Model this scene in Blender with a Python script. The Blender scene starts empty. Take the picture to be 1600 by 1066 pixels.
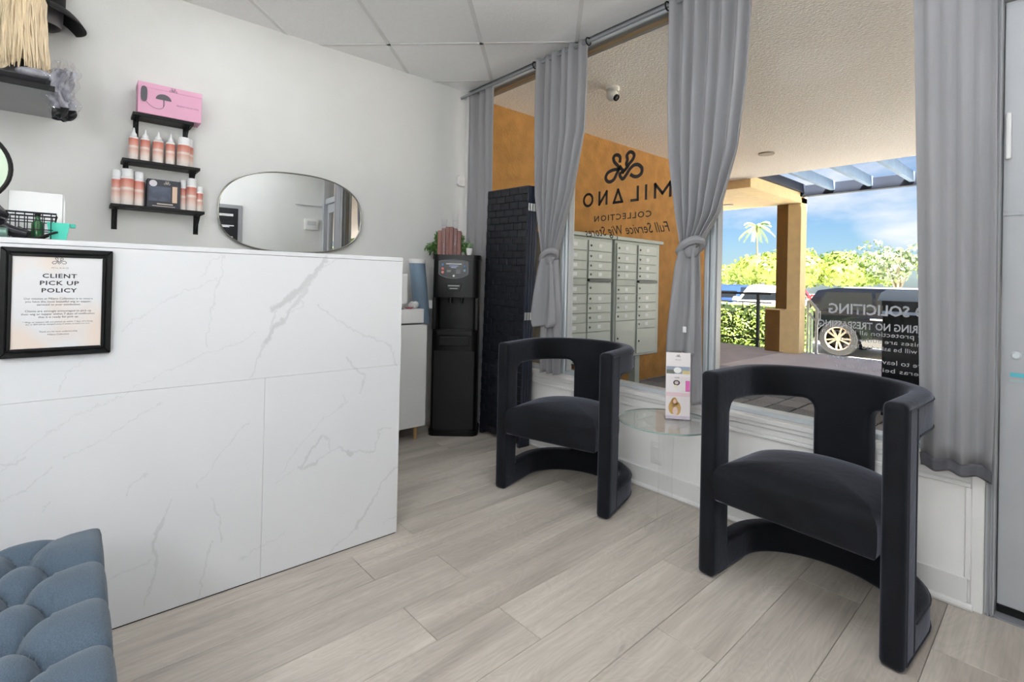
import bpy, bmesh, math, random
import numpy as np
from mathutils import Vector, Matrix
PI = math.pi
rnd = random.Random(7)
scene = bpy.context.scene
COL = scene.collection

# ------------------------------------------------------------------ camera, world, sun, exposure
YAW, PITCH, ROLL, FPX = 0.7151, 0.0063, 0.0219, 788.28
fw = Vector((-math.cos(YAW), math.sin(YAW), 0)); rt = Vector((math.sin(YAW), math.cos(YAW), 0)); up = Vector((0, 0, 1))
f2 = fw*math.cos(PITCH) + up*math.sin(PITCH); u1 = up*math.cos(PITCH) - fw*math.sin(PITCH)
r2 = rt*math.cos(ROLL) + u1*math.sin(ROLL); u2 = u1*math.cos(ROLL) - rt*math.sin(ROLL)
cd = bpy.data.cameras.new('camera'); cam = bpy.data.objects.new('camera', cd); COL.objects.link(cam)
cd.sensor_width = 36; cd.lens = 36*FPX/1600; cd.shift_y = -(533-434.43)/1600; cd.clip_start = .05; cd.clip_end = 500
cam.matrix_world = Matrix(((r2.x, u2.x, -f2.x, 3.3203), (r2.y, u2.y, -f2.y, -2.3665), (r2.z, u2.z, -f2.z, 1.1), (0, 0, 0, 1)))
scene.camera = cam
scene.view_settings.view_transform = 'Standard'; scene.view_settings.look = 'None'
scene.view_settings.exposure = 0.76; scene.view_settings.gamma = 1.0; scene.view_settings.use_curve_mapping = False

SUN_DIR = Vector((.50, -.32, .80)).normalized()      # towards the sun: high, behind the shop
w = bpy.data.worlds.new('sky'); scene.world = w; w.use_nodes = True
nt = w.node_tree; nt.nodes.clear()
def N(nt, t, **kw):
    n = nt.nodes.new(t)
    for k, v in kw.items(): setattr(n, k, v)
    return n
o_ = N(nt, 'ShaderNodeOutputWorld'); bg = N(nt, 'ShaderNodeBackground')
sky = N(nt, 'ShaderNodeTexSky'); sky.sky_type = 'NISHITA'; sky.sun_disc = False
sky.sun_elevation = math.asin(SUN_DIR.z); sky.sun_rotation = math.atan2(SUN_DIR.x, SUN_DIR.y); sky.air_density = 1.0; sky.dust_density = .6; sky.ozone_density = 3.5
tc = N(nt, 'ShaderNodeTexCoord'); mp = N(nt, 'ShaderNodeMapping'); mp.inputs['Scale'].default_value = (2.2, 2.2, 6.0); mp.inputs['Location'].default_value = (.35, .1, .4)
cn = N(nt, 'ShaderNodeTexNoise'); cn.inputs['Scale'].default_value = 1.5; cn.inputs['Detail'].default_value = 6; cn.inputs['Roughness'].default_value = .55
cr = N(nt, 'ShaderNodeValToRGB'); cr.color_ramp.elements[0].position = .50; cr.color_ramp.elements[1].position = .68
mx = N(nt, 'ShaderNodeMixRGB'); mx.inputs[2].default_value = (7.6, 7.8, 8.2, 1)
nt.links.new(tc.outputs['Generated'], mp.inputs['Vector']); nt.links.new(mp.outputs[0], cn.inputs['Vector']); nt.links.new(cn.outputs['Fac'], cr.inputs[0])
nt.links.new(cr.outputs[0], mx.inputs[0]); tn = N(nt, 'ShaderNodeMixRGB', blend_type='MULTIPLY'); tn.inputs[0].default_value = 1; tn.inputs[2].default_value = (.80, .95, 1.12, 1); nt.links.new(sky.outputs[0], tn.inputs[1]); nt.links.new(tn.outputs[0], mx.inputs[1]); nt.links.new(mx.outputs[0], bg.inputs[0]); nt.links.new(bg.outputs[0], o_.inputs[0])
bg.inputs[1].default_value = .080
sl = bpy.data.lights.new('sun', 'SUN'); sl.energy = 29.0; sl.angle = .009; sl.color = (1, .95, .86)
so = bpy.data.objects.new('sun', sl); COL.objects.link(so); so.rotation_euler = SUN_DIR.to_track_quat('Z', 'Y').to_euler(); so.location = (8, -8, 20)
LAMP = 2.3; FILL_GLOBE = 21.0; FILL_FLOORLAMP = 30.0      # emission of the ceiling panels and of the added fill lamps

# ------------------------------------------------------------------ helpers
def lin(c): return tuple(((v/255)/12.92 if v/255 <= .04045 else ((v/255+.055)/1.055)**2.4) for v in c)
MATS = {}
def mat(name, c, rough=.6, metal=0., spec=.5, var=0., vscale=8., bump=0., bscale=60., sheen=0., trans=0., emit=None, coat=0., alpha=1., stretch=(1, 1, 1)):
    if name in MATS: return MATS[name]
    m = bpy.data.materials.new(name); m.use_nodes = True; t = m.node_tree; b = t.nodes['Principled BSDF']
    col = (*lin(c), 1); b.inputs['Base Color'].default_value = col; b.inputs['Roughness'].default_value = rough
    b.inputs['Metallic'].default_value = metal; b.inputs['Specular IOR Level'].default_value = spec
    b.inputs['Coat Weight'].default_value = coat
    if sheen: b.inputs['Sheen Weight'].default_value = sheen; b.inputs['Sheen Roughness'].default_value = .35
    if emit: b.inputs['Emission Color'].default_value = (*lin(c), 1); b.inputs['Emission Strength'].default_value = emit
    tcn = N(t, 'ShaderNodeTexCoord'); mpn = N(t, 'ShaderNodeMapping'); mpn.inputs['Scale'].default_value = stretch; t.links.new(tcn.outputs['Object'], mpn.inputs[0])
    v = var if var else .03
    n = N(t, 'ShaderNodeTexNoise'); n.inputs['Scale'].default_value = vscale; n.inputs['Detail'].default_value = 4
    t.links.new(mpn.outputs[0], n.inputs['Vector'])
    mr = N(t, 'ShaderNodeMapRange'); mr.inputs['From Min'].default_value = .3; mr.inputs['From Max'].default_value = .7; mr.inputs['To Min'].default_value = 1-v; mr.inputs['To Max'].default_value = 1+v
    mm = N(t, 'ShaderNodeMixRGB', blend_type='MULTIPLY'); mm.inputs[0].default_value = 1; mm.inputs[1].default_value = col
    t.links.new(n.outputs['Fac'], mr.inputs['Value']); t.links.new(mr.outputs[0], mm.inputs[2]); t.links.new(mm.outputs[0], b.inputs['Base Color'])
    if bump:
        n2 = N(t, 'ShaderNodeTexNoise'); n2.inputs['Scale'].default_value = bscale; n2.inputs['Detail'].default_value = 3; t.links.new(mpn.outputs[0], n2.inputs['Vector'])
        bp = N(t, 'ShaderNodeBump'); bp.inputs['Strength'].default_value = bump; bp.inputs['Distance'].default_value = .01
        t.links.new(n2.outputs['Fac'], bp.inputs['Height']); t.links.new(bp.outputs[0], b.inputs['Normal'])
    MATS[name] = m; return m
def thin_glass(name, tint=(1, 1, 1), refl=.5, blend=.12):
    m = bpy.data.materials.new(name); m.use_nodes = True; t = m.node_tree; t.nodes.clear()
    o = N(t, 'ShaderNodeOutputMaterial'); tr = N(t, 'ShaderNodeBsdfTransparent'); tr.inputs[0].default_value = (*tint, 1)
    gl = N(t, 'ShaderNodeBsdfGlossy'); gl.inputs['Roughness'].default_value = .02
    fr = N(t, 'ShaderNodeLayerWeight'); fr.inputs['Blend'].default_value = .5
    pw = N(t, 'ShaderNodeMath', operation='POWER'); pw.inputs[1].default_value = 5; t.links.new(fr.outputs['Facing'], pw.inputs[0])
    mu = N(t, 'ShaderNodeMath', operation='MULTIPLY_ADD'); mu.inputs[1].default_value = refl*.9; mu.inputs[2].default_value = refl*.045
    mi = N(t, 'ShaderNodeMixShader')
    t.links.new(pw.outputs[0], mu.inputs[0]); t.links.new(mu.outputs[0], mi.inputs[0]); t.links.new(tr.outputs[0], mi.inputs[1]); t.links.new(gl.outputs[0], mi.inputs[2]); t.links.new(mi.outputs[0], o.inputs[0])
    MATS[name] = m; return m
def fabric(name, c, translucent=.35, rough=.9, weave=900):
    m = mat(name, c, rough, var=.06, vscale=14, stretch=(1, 1, .15), bump=.15, bscale=300, spec=.2); t = m.node_tree; b = t.nodes['Principled BSDF']; o = t.nodes['Material Output']
    tl = N(t, 'ShaderNodeBsdfTranslucent'); tl.inputs[0].default_value = (*lin(c), 1); mi = N(t, 'ShaderNodeMixShader'); mi.inputs[0].default_value = translucent
    t.links.new(b.outputs[0], mi.inputs[1]); t.links.new(tl.outputs[0], mi.inputs[2]); t.links.new(mi.outputs[0], o.inputs[0]); return m

class MB:
    def __init__(s): s.v = []; s.f = []
    def add(s, vs, fs):
        k = len(s.v); s.v += [tuple(v) for v in vs]; s.f += [tuple(i+k for i in f) for f in fs]; return s
    def box(s, x0, x1, y0, y1, z0, z1, b=0., seg=1):
        if b:
            bm = bmesh.new(); bmesh.ops.create_cube(bm, size=1)
            for v in bm.verts: v.co = Vector(((x0+x1)/2+v.co.x*(x1-x0), (y0+y1)/2+v.co.y*(y1-y0), (z0+z1)/2+v.co.z*(z1-z0)))
            bmesh.ops.bevel(bm, geom=bm.edges[:], offset=b, segments=seg, profile=.5, affect='EDGES'); return s.bm(bm)
        return s.add([(x0, y0, z0), (x1, y0, z0), (x1, y1, z0), (x0, y1, z0), (x0, y0, z1), (x1, y0, z1), (x1, y1, z1), (x0, y1, z1)],
                     [(0, 3, 2, 1), (4, 5, 6, 7), (0, 1, 5, 4), (1, 2, 6, 5), (2, 3, 7, 6), (3, 0, 4, 7)])
    def bm(s, bm):
        bm.verts.index_update(); s.add([v.co[:] for v in bm.verts], [[v.index for v in f.verts] for f in bm.faces]); bm.free(); return s
    def prism(s, pts, axis, a, b, bev=0., seg=2):
        """pts in the two other axes (in x,y,z order), extruded along axis from a to b"""
        def P(p, t):
            l = list(p); l.insert(axis, t); return tuple(l)
        n = len(pts)
        vs = [P(p, a) for p in pts] + [P(p, b) for p in pts]
        fs = [tuple(range(n)), tuple(range(2*n-1, n-1, -1))] + [(i, i+n, (i+1) % n+n, (i+1) % n) for i in range(n)]
        bm = bmesh.new(); vv = [bm.verts.new(v) for v in vs]
        for f in fs: bm.faces.new([vv[i] for i in f])
        bmesh.ops.recalc_face_normals(bm, faces=bm.faces[:])
        if bev: bmesh.ops.bevel(bm, geom=bm.edges[:], offset=bev, segments=seg, profile=.5, affect='EDGES')
        return s.bm(bm)
    def tube(s, path, r, n=8, closed=False, caps=True):
        P = [Vector(p) for p in path]; m = len(P); R = r if isinstance(r, (list, tuple)) else [r]*m
        prev = None; vs = []; fs = []
        for i in range(m):
            if closed: t = P[(i+1) % m]-P[i-1]
            else: t = P[min(i+1, m-1)]-P[max(i-1, 0)]
            if t.length < 1e-9: t = Vector((0, 0, 1))
            t.normalize()
            if prev is None:
                a = Vector((0, 0, 1)) if abs(t.z) < .9 else Vector((1, 0, 0)); u = t.cross(a).normalized()
            else:
                u = prev - t*prev.dot(t); u = u.normalized() if u.length > 1e-6 else t.orthogonal().normalized()
            prev = u; v = t.cross(u)
            for k in range(n):
                an = 2*PI*k/n; vs.append(P[i]+(u*math.cos(an)+v*math.sin(an))*R[i])
        for i in range(m if closed else m-1):
            for k in range(n): fs.append((i*n+k, i*n+(k+1) % n, ((i+1) % m)*n+(k+1) % n, ((i+1) % m)*n+k))
        if caps and not closed: fs += [tuple(range(n-1, -1, -1)), tuple(range((m-1)*n, m*n))]
        return s.add(vs, fs)
    def lathe(s, prof, n=24, c=(0, 0, 0), axis=2, caps=True):
        vs = []; fs = []
        for r, h in prof:
            for k in range(n):
                a = 2*PI*k/n; p = [r*math.cos(a), r*math.sin(a)]; p.insert(axis, h)
                vs.append((p[0]+c[0], p[1]+c[1], p[2]+c[2]))
        for i in range(len(prof)-1):
            for k in range(n): fs.append((i*n+k, i*n+(k+1) % n, (i+1)*n+(k+1) % n, (i+1)*n+k))
        if caps: fs += [tuple(range(n-1, -1, -1)), tuple(range((len(prof)-1)*n, len(prof)*n))]
        return s.add(vs, fs)
    def grid(s, nu, nv, fn, wrap=False):
        vs = [fn(i/(nu-1), j/(nv-1)) for j in range(nv) for i in range(nu)]
        return s.add(vs, [(j*nu+i, j*nu+i+1, (j+1)*nu+i+1, (j+1)*nu+i) for j in range(nv-1) for i in range(nu-1)])
    def ell(s, c, r, n=16, m=10):
        return s.lathe([(max(1e-4, math.sin(PI*j/m)), -math.cos(PI*j/m)) for j in range(m+1)], n, (0, 0, 0)).xf_last(len(range(m+1))*n, lambda p: (c[0]+p[0]*r[0], c[1]+p[1]*r[1], c[2]+p[2]*r[2]))
    def xf_last(s, k, fn):
        s.v[-k:] = [tuple(fn(p)) for p in s.v[-k:]]; return s
    def xf(s, M):
        s.v = [tuple(M @ Vector(p)) for p in s.v]; return s
    def build(s, name, m, parent=None, smooth=False, loc=None, auto=None):
        me = bpy.data.meshes.new(name); me.from_pydata(s.v, [], s.f); me.validate()
        bm = bmesh.new(); bm.from_mesh(me); bmesh.ops.recalc_face_normals(bm, faces=bm.faces[:]); bm.to_mesh(me); bm.free()
        return link(name, me, m, parent, smooth, loc)
def link(name, me, m, parent=None, smooth=False, loc=None):
    if m is not None and not me.materials: me.materials.append(m)
    if smooth:
        me.polygons.foreach_set('use_smooth', [True]*len(me.polygons))
        try: me.set_sharp_from_angle(angle=math.radians(40))
        except Exception: pass
    o = bpy.data.objects.new(name, me); COL.objects.link(o)
    if parent is not None: o.parent = parent
    if loc: o.location = loc
    return o
def thing(name, label, cat, loc=(0, 0, 0), rz=0., group=None):
    o = bpy.data.objects.new(name, None); COL.objects.link(o); o.empty_display_size = .05
    o.location = loc; o.rotation_euler = (0, 0, rz); o['label'] = label; o['category'] = cat
    if group: o['group'] = group
    return o
def struct(name, label=None, cat=None):
    o = bpy.data.objects.new(name, None); COL.objects.link(o); o['kind'] = 'structure'
    if label: o['label'] = label
    if cat: o['category'] = cat
    return o
def tag(o, label, cat, group=None, kind=None):
    o['label'] = label; o['category'] = cat
    if group: o['group'] = group
    if kind: o['kind'] = kind
    return o
def box(name, m, parent, *a, b=0., seg=1, smooth=False): return MB().box(*a, b=b, seg=seg).build(name, m, parent, smooth)
def copy_tree(o, parent=None):
    c = o.copy(); COL.objects.link(c)
    if parent is not None: c.parent = parent
    for ch in list(o.children): copy_tree(ch, c)
    return c
TEXTS = []
def text(s, m, parent, origin, U, V, width, height=None, name='lettering', shear=0., n=None, bold=0., space=1.):
    TEXTS.append((s, m, parent, Vector(origin), Vector(U).normalized(), Vector(V).normalized(), width, height, name, shear, bold, space))
def flush_texts():
    tmp = []
    for T in TEXTS:
        c = bpy.data.curves.new('t', 'FONT'); c.body = T[0]; c.align_x = 'CENTER'; c.size = 1; c.shear = T[9]; c.resolution_u = 2; c.offset = T[10]; c.space_character = T[11]
        o = bpy.data.objects.new('t', c); COL.objects.link(o); tmp.append(o)
    bpy.context.view_layer.update(); dg = bpy.context.evaluated_depsgraph_get()
    for T, o in zip(TEXTS, tmp):
        me = bpy.data.meshes.new_from_object(o.evaluated_get(dg))
        s, m, parent, O, U, V, width, height, name = T[:9]
        co = np.array([v.co[:] for v in me.vertices]); x0, y0 = co.min(0)[:2]; x1, y1 = co.max(0)[:2]
        sx = width/(x1-x0); sy = (height/(y1-y0)) if height else sx
        cx = (x0+x1)/2
        for v in me.vertices: v.co = O + U*((v.co.x-cx)*sx) + V*((v.co.y-(y0 if height else 0))*sy)
        me.materials.clear(); o.parent = None
        link(name, me, m, parent)
        bpy.data.objects.remove(o)
def ribbon(strokes, wd, to3, flip=1):
    """flat pen strokes of one width, in a plane"""
    b = MB()
    for st in strokes:
        # smooth (Catmull-Rom)
        P = [np.array(p, float) for p in st]; Q = []
        for i in range(len(P)-1):
            p0, p1, p2, p3 = P[max(i-1, 0)], P[i], P[i+1], P[min(i+2, len(P)-1)]
            for k in range(5):
                t = k/5; Q.append(.5*((2*p1)+(p2-p0)*t+(2*p0-5*p1+4*p2-p3)*t*t+(3*p1-p0-3*p2+p3)*t**3))
        Q.append(P[-1]); vs = []
        for i in range(len(Q)):
            t = Q[min(i+1, len(Q)-1)]-Q[max(i-1, 0)]; t = t/(np.hypot(*t)+1e-9); n = np.array([-t[1], t[0]])*wd/2
            vs += [to3(*(Q[i]+n)), to3(*(Q[i]-n))]
        b.add(vs, [(2*i, 2*i+1, 2*i+3, 2*i+2) for i in range(len(Q)-1)])
    return b

# ------------------------------------------------------------------ setting: materials
WALL = mat('white_wall_paint', (224, 224, 222), .75, var=.012, bump=.05, bscale=120)
TRIM = mat('white_gloss_trim', (232, 231, 230), .6, var=.012)
ALU = mat('grey_aluminium', (150, 153, 157), .42, metal=.35, var=.02)
ALUL = mat('pale_aluminium', (205, 212, 217), .38, metal=.2, var=.02)
DOORG = mat('grey_door_paint', (176, 178, 182), .5, var=.03, bump=.05, bscale=200)
TILE = mat('ceiling_tile_white', (250, 250, 250), .9, var=.02, vscale=40, bump=.25, bscale=160)
TBAR = mat('ceiling_bar', (228, 228, 227), .6)
BLACK = mat('black_metal', (9, 9, 10), .5, var=.1, spec=.3)
STUCCO_O = mat('orange_brown_stucco', (178, 130, 70), .95, var=.16, vscale=9, bump=.7, bscale=45)
STUCCO_T = mat('tan_stucco', (246, 220, 168), .95, var=.05, vscale=9, bump=.5, bscale=45)
SOFFIT = mat('cream_stucco', (252, 247, 240), .95, var=.07, vscale=50, bump=.8, bscale=70)
CONC = mat('grey_concrete', (176, 170, 178), .9, var=.08, vscale=3, bump=.2, bscale=30)
ASPH = mat('parking_asphalt', (226, 220, 210), .95, var=.06, vscale=.8, bump=.1, bscale=20)
GLASS = thin_glass('window_glass', (.975, .985, .985), .12, .08)

def wood():
    m = bpy.data.materials.new('grey_oak_plank'); m.use_nodes = True; t = m.node_tree; b = t.nodes['Principled BSDF']
    tcn = N(t, 'ShaderNodeTexCoord'); oi = N(t, 'ShaderNodeObjectInfo')
    off = N(t, 'ShaderNodeVectorMath', operation='MULTIPLY_ADD'); off.inputs[1].default_value = (1, 1, 1)
    rv = N(t, 'ShaderNodeCombineXYZ')
    for k, s in ((0, 37.), (1, 91.), (2, 53.)):
        q = N(t, 'ShaderNodeMath', operation='MULTIPLY'); q.inputs[1].default_value = s; t.links.new(oi.outputs['Random'], q.inputs[0]); t.links.new(q.outputs[0], rv.inputs[k])
    t.links.new(tcn.outputs['Object'], off.inputs[0]); t.links.new(rv.outputs[0], off.inputs[2])
    def noise(sc, scale, det=5, rough=.55, dist=0.):
        mp_ = N(t, 'ShaderNodeMapping'); mp_.inputs['Scale'].default_value = sc; t.links.new(off.outputs[0], mp_.inputs[0])
        n = N(t, 'ShaderNodeTexNoise'); n.inputs['Scale'].default_value = scale; n.inputs['Detail'].default_value = det; n.inputs['Roughness'].default_value = rough; n.inputs['Distortion'].default_value = dist
        t.links.new(mp_.outputs[0], n.inputs['Vector']); return n
    n1 = noise((7, .9, 1), 1.0, 3, .5, .6); n2 = noise((60, 2.2, 1), 1.6, 4, .6, .4); n3 = noise((3.2, .8, 1), 2.0, 2, .5, 1.4)
    # growth rings: bands of the slowly varying noise
    wv = N(t, 'ShaderNodeMath', operation='MULTIPLY'); wv.inputs[1].default_value = 95.; t.links.new(n3.outputs['Fac'], wv.inputs[0])
    sn = N(t, 'ShaderNodeMath', operation='SINE'); t.links.new(wv.outputs[0], sn.inputs[0])
    c1 = N(t, 'ShaderNodeValToRGB'); e = c1.color_ramp.elements; e[0].position = .28; e[0].color = (*lin((170, 161, 152)), 1); e[1].position = .66; e[1].color = (*lin((202, 194, 184)), 1)
    t.links.new(n1.outputs['Fac'], c1.inputs[0])
    k1 = N(t, 'ShaderNodeMapRange'); k1.inputs['From Min'].default_value = .3; k1.inputs['From Max'].default_value = .7; k1.inputs['To Min'].default_value = .88; k1.inputs['To Max'].default_value = 1.08; t.links.new(n2.outputs['Fac'], k1.inputs['Value'])
    k2 = N(t, 'ShaderNodeMapRange'); k2.inputs['From Min'].default_value = -1; k2.inputs['From Max'].default_value = 1; k2.inputs['To Min'].default_value = .95; k2.inputs['To Max'].default_value = 1.02; t.links.new(sn.outputs[0], k2.inputs['Value'])
    k3 = N(t, 'ShaderNodeMapRange'); k3.inputs['To Min'].default_value = .92; k3.inputs['To Max'].default_value = 1.05; t.links.new(oi.outputs['Random'], k3.inputs['Value'])
    # dark knots and streaks
    n4 = noise((9, 1.3, 1), 1.3, 3, .6, 1.0); c4 = N(t, 'ShaderNodeMapRange'); c4.inputs['From Min'].default_value = .68; c4.inputs['From Max'].default_value = .80; c4.inputs['To Min'].default_value = 1; c4.inputs['To Max'].default_value = .66; t.links.new(n4.outputs['Fac'], c4.inputs['Value'])
    last = None
    for k in (k1, k2, k3, c4):
        if last is None: last = k.outputs[0]; continue
        q = N(t, 'ShaderNodeMath', operation='MULTIPLY'); t.links.new(last, q.inputs[0]); t.links.new(k.outputs[0], q.inputs[1]); last = q.outputs[0]
    mm = N(t, 'ShaderNodeMixRGB', blend_type='MULTIPLY'); mm.inputs[0].default_value = 1; t.links.new(c1.outputs[0], mm.inputs[1]); t.links.new(last, mm.inputs[2]); t.links.new(mm.outputs[0], b.inputs['Base Color'])
    b.inputs['Roughness'].default_value = .48; b.inputs['Specular IOR Level'].default_value = .35
    bp = N(t, 'ShaderNodeBump'); bp.inputs['Strength'].default_value = .12; bp.inputs['Distance'].default_value = .004; t.links.new(n2.outputs['Fac'], bp.inputs['Height']); t.links.new(bp.outputs[0], b.inputs['Normal'])
    return m
WOOD = wood()
JOINT = mat('floor_joint', (92, 84, 76), .9)

# ------------------------------------------------------------------ floor: planks along the counter
RX, RY = 3.86, -4.5          # room: x 0..RX, y RY..0
fl = MB().box(-.02, RX+.02, RY-.02, .14, -.06, -.004).build('floor', JOINT); fl['kind'] = 'structure'
PW, PL = .2018, 1.22; ang = math.radians(-1.25)
joint = {0: -1.517, 1: -1.247, 2: -1.509, 3: -1.26, 4: -.563, 5: -.93, 6: -.27, 7: -.75, -1: -1.241, -2: -.8, -3: -.35, -4: -1.0, 8: -.35, 9: -.9, 10: -.5, 11: -1.1, 12: -.2, -5: -.5, -6: -.9, -7: -.3}
pm = {}
for k in range(-8, 14):
    xc = 1.404 + PW*(k+.5)
    j = joint.get(k, -.6); y = j + PL*3
    while y > RY-1.3:
        y0, y1 = y-PL, y; y -= PL
        c0, c1 = max(y0, RY), min(y1, .10)
        if c1-c0 < .03: continue
        ym = (c0+c1)/2; x = xc + math.sin(ang)*(ym+1.0)
        xa, xb = max(x-PW/2, .0), min(x+PW/2, RX)
        if xb-xa < .03: continue
        L = round(c1-c0, 3); W = round(xb-xa, 3); key = (L, W)
        if key not in pm: 
            o = MB().box(-W/2+.0008, W/2-.0008, -L/2+.0008, L/2-.0008, -.01, 0).build('plank', WOOD, fl); bev = bmesh.new(); bev.from_mesh(o.data)
            bmesh.ops.bevel(bev, geom=[e for e in bev.edges if all(v.co.z > -.001 for v in e.verts)], offset=.0013, segments=1, affect='EDGES'); bev.to_mesh(o.data); bev.free(); pm[key] = o.data
        else: o = link('plank', pm[key], WOOD, fl)
        o.location = ((xa+xb)/2, ym, 0); o.rotation_euler = (0, 0, -ang if False else ang*-1)

# ------------------------------------------------------------------ ceiling grid at 45 degrees
H = 2.614
cl = MB().box(-.05, RX+.05, RY-.05, .1, H+.02, H+.08).build('ceiling', mat('ceiling_plenum', (200, 200, 200), .9)); cl['kind'] = 'structure'
def clip(poly):
    for ax, lim, sg in ((0, 0., 1), (0, RX, -1), (1, RY, 1), (1, -.0, -1)):
        out = []
        for i in range(len(poly)):
            a, b = poly[i], poly[(i+1) % len(poly)]; da, db = (a[ax]-lim)*sg, (b[ax]-lim)*sg
            if da >= 0: out.append(a)
            if da*db < 0: q = da/(da-db); out.append((a[0]+(b[0]-a[0])*q, a[1]+(b[1]-a[1])*q))
        poly = out
        if len(poly) < 3: return []
    return poly
TS = .604; S2 = math.sqrt(.5); P0, Q0 = .222, -.229
def ST(p, q): return ((p-q)*S2, (p+q)*S2)        # p along (1,1)/r2, q along (-1,1)/r2
LIGHTS = {(2, -5), (0, -4), (-2, -3), (-1, -7)}
lightpolys = []
for i in range(-8, 8):
    for j in range(-9, 4):
        g = .006
        poly = [ST(P0+TS*(i+a), Q0+TS*(j+b)) for a, b in ((g/TS, g/TS), (1-g/TS, g/TS), (1-g/TS, 1-g/TS), (g/TS, 1-g/TS))]
        full = poly; poly = clip(poly)
        if not poly: continue
        ar = abs(sum(poly[k][0]*poly[(k+1) % len(poly)][1]-poly[(k+1) % len(poly)][0]*poly[k][1] for k in range(len(poly))))/2
        if ar < .004: continue
        cx, cy = sum(p[0] for p in poly)/len(poly), sum(p[1] for p in poly)/len(poly)
        if ar > .35 and ((i, j) in LIGHTS): lightpolys.append(poly); continue
        MB().prism(poly, 2, H, H+.012).build('ceiling_tile', TILE, cl)
def bar(p0, q0, p1, q1):
    d = .012; 
    if p0 == p1: poly = [ST(p0-d, q0), ST(p0+d, q0), ST(p0+d, q1), ST(p0-d, q1)]
    else: poly = [ST(p0, q0-d), ST(p1, q0-d), ST(p1, q0+d), ST(p0, q0+d)]
    poly = clip(poly)
    if poly: MB().prism(poly, 2, H-.003, H+.004).build('grid_bar', TBAR, cl)
for i in range(-8, 9): bar(P0+TS*i, -7, P0+TS*i, 5)
for j in range(-9, 5): bar(-7, Q0+TS*j, 7, Q0+TS*j)
LPAN = mat('light_panel', (247, 250, 252), .5, emit=LAMP)
for poly in lightpolys:
    cx, cy = sum(p[0] for p in poly)/4, sum(p[1] for p in poly)/4
    side = 'right by the entrance door' if cx > 3.1 else 'behind the camera' if cx > 2.6 else 'above the floor in front of the counter' if cx > 2.02 and cy > -2 else 'above the tufted bench' if cx > 1.6 else 'above the space behind the counter'
    t = thing('ceiling_light', 'square white ceiling light panel '+side, 'light', (cx, cy, H), 0, 'ceiling light panels')
    sh = lambda f: [((p[0]-cx)*f, (p[1]-cy)*f) for p in poly]
    MB().prism(sh(.93), 2, -.004, .0).build('diffuser', LPAN, t)
    MB().prism(sh(1), 2, .001, .02).build('frame', TBAR, t)

GLB = mat('fill_opal', (247, 250, 252), .5, emit=FILL_GLOBE)  # added globes out of view, to brighten ceiling and walls evenly
for x, y, lab in ((2.96, -1.70, 'added opal globe fill lamp hanging unseen near the entrance wall'), (3.3, -3.8, 'added opal globe fill lamp hanging unseen in the rear right corner')):
    t = thing('fill_pendant', lab, 'lamp', (x, y, H), 0, 'added fill globes')
    MB().ell((0, 0, -.42), (.13, .13, .13), 28, 18).build('globe', GLB, t, True); MB().tube([(0, 0, 0), (0, 0, -.30)], .006, 8).build('cord', BLACK, t, True); MB().lathe([(.05, 0), (.05, -.02), (.02, -.03)], 20).build('ceiling_cup', TRIM, t, True)
FLB = mat('fill_floor_opal', (247, 250, 252), .5, emit=FILL_FLOORLAMP)  # added lamp out of view, filling the room from the camera side
t = thing('fill_floor_lamp', 'added opal globe fill lamp standing unseen behind the camera', 'lamp', (3.36, -3.15, 0))
MB().ell((0, 0, 1.50), (.14, .14, .14), 28, 18).build('globe', FLB, t, True); MB().tube([(0, 0, .02), (0, 0, 1.37)], .011, 10).build('pole', BLACK, t, True); MB().lathe([(.13, 0), (.13, .015), (.02, .028)], 28).build('base', BLACK, t, True)
# ------------------------------------------------------------------ walls
wb = MB().box(-.12, 0, RY-.1, .14, 0, H+.06).build('wall_back', WALL); wb['kind'] = 'structure'
o = MB().box(RX, RX+.12, RY-.1, .14, 0, H+.06).build('wall_right', WALL); o['kind'] = 'structure'
o = MB().box(-.12, RX+.12, RY-.12, RY, 0, H+.06).build('wall_rear', WALL); o['kind'] = 'structure'
o = MB().box(0, .012, RY, -.014, 0, .105).box(.012, .02, RY, -.014, 0, .02).build('baseboard_back', TRIM); o['kind'] = 'structure'
# knee wall under the windows
kw = MB().box(0, 3.052, 0, .13, 0, .485).build('wall_window', mat('knee_wall_paint', (242, 241, 240), .7, var=.012)); kw['kind'] = 'structure'
box('end_board', TRIM, kw, 3.052, 3.086, -.012, .13, 0, .468, b=.003)
box('sill', TRIM, kw, 0, 3.052, -.02, .135, .485, .508, b=.004, seg=2)
box('moulding', TRIM, kw, 0, 3.052, -.012, .0, .466, .485, b=.003, seg=2)
box('moulding', TRIM, kw, 0, 3.052, -.004, .0, .436, .462, b=.002)
box('moulding', TRIM, kw, 0, 3.052, -.012, .0, .418, .434, b=.004, seg=2)
box('panel_bead', TRIM, kw, 3.036, 3.052, -.012, 0, .10, .418, b=.003)
bb = MB().box(0, 3.045, -.014, 0, .0, .107, b=.004, seg=2).build('baseboard_window', TRIM); bb['kind'] = 'structure'
MB().tube([(0, -.016, .010), (3.06, -.016, .010)], .013, 10).build('shoe_moulding', TRIM, bb)
# header over the glass
hd = MB().box(0, RX, .02, .13, 2.565, H+.02).build('trim_1', ALU); hd['kind'] = 'structure'
box('track_lip', ALUL, hd, 0, 3.1, .008, .02, 2.565, 2.58)
# corner trim strip
ct = MB().box(0, .05, -.008, .10, .508, 2.6, b=.003).build('trim_2', TRIM); ct['kind'] = 'structure'
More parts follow.
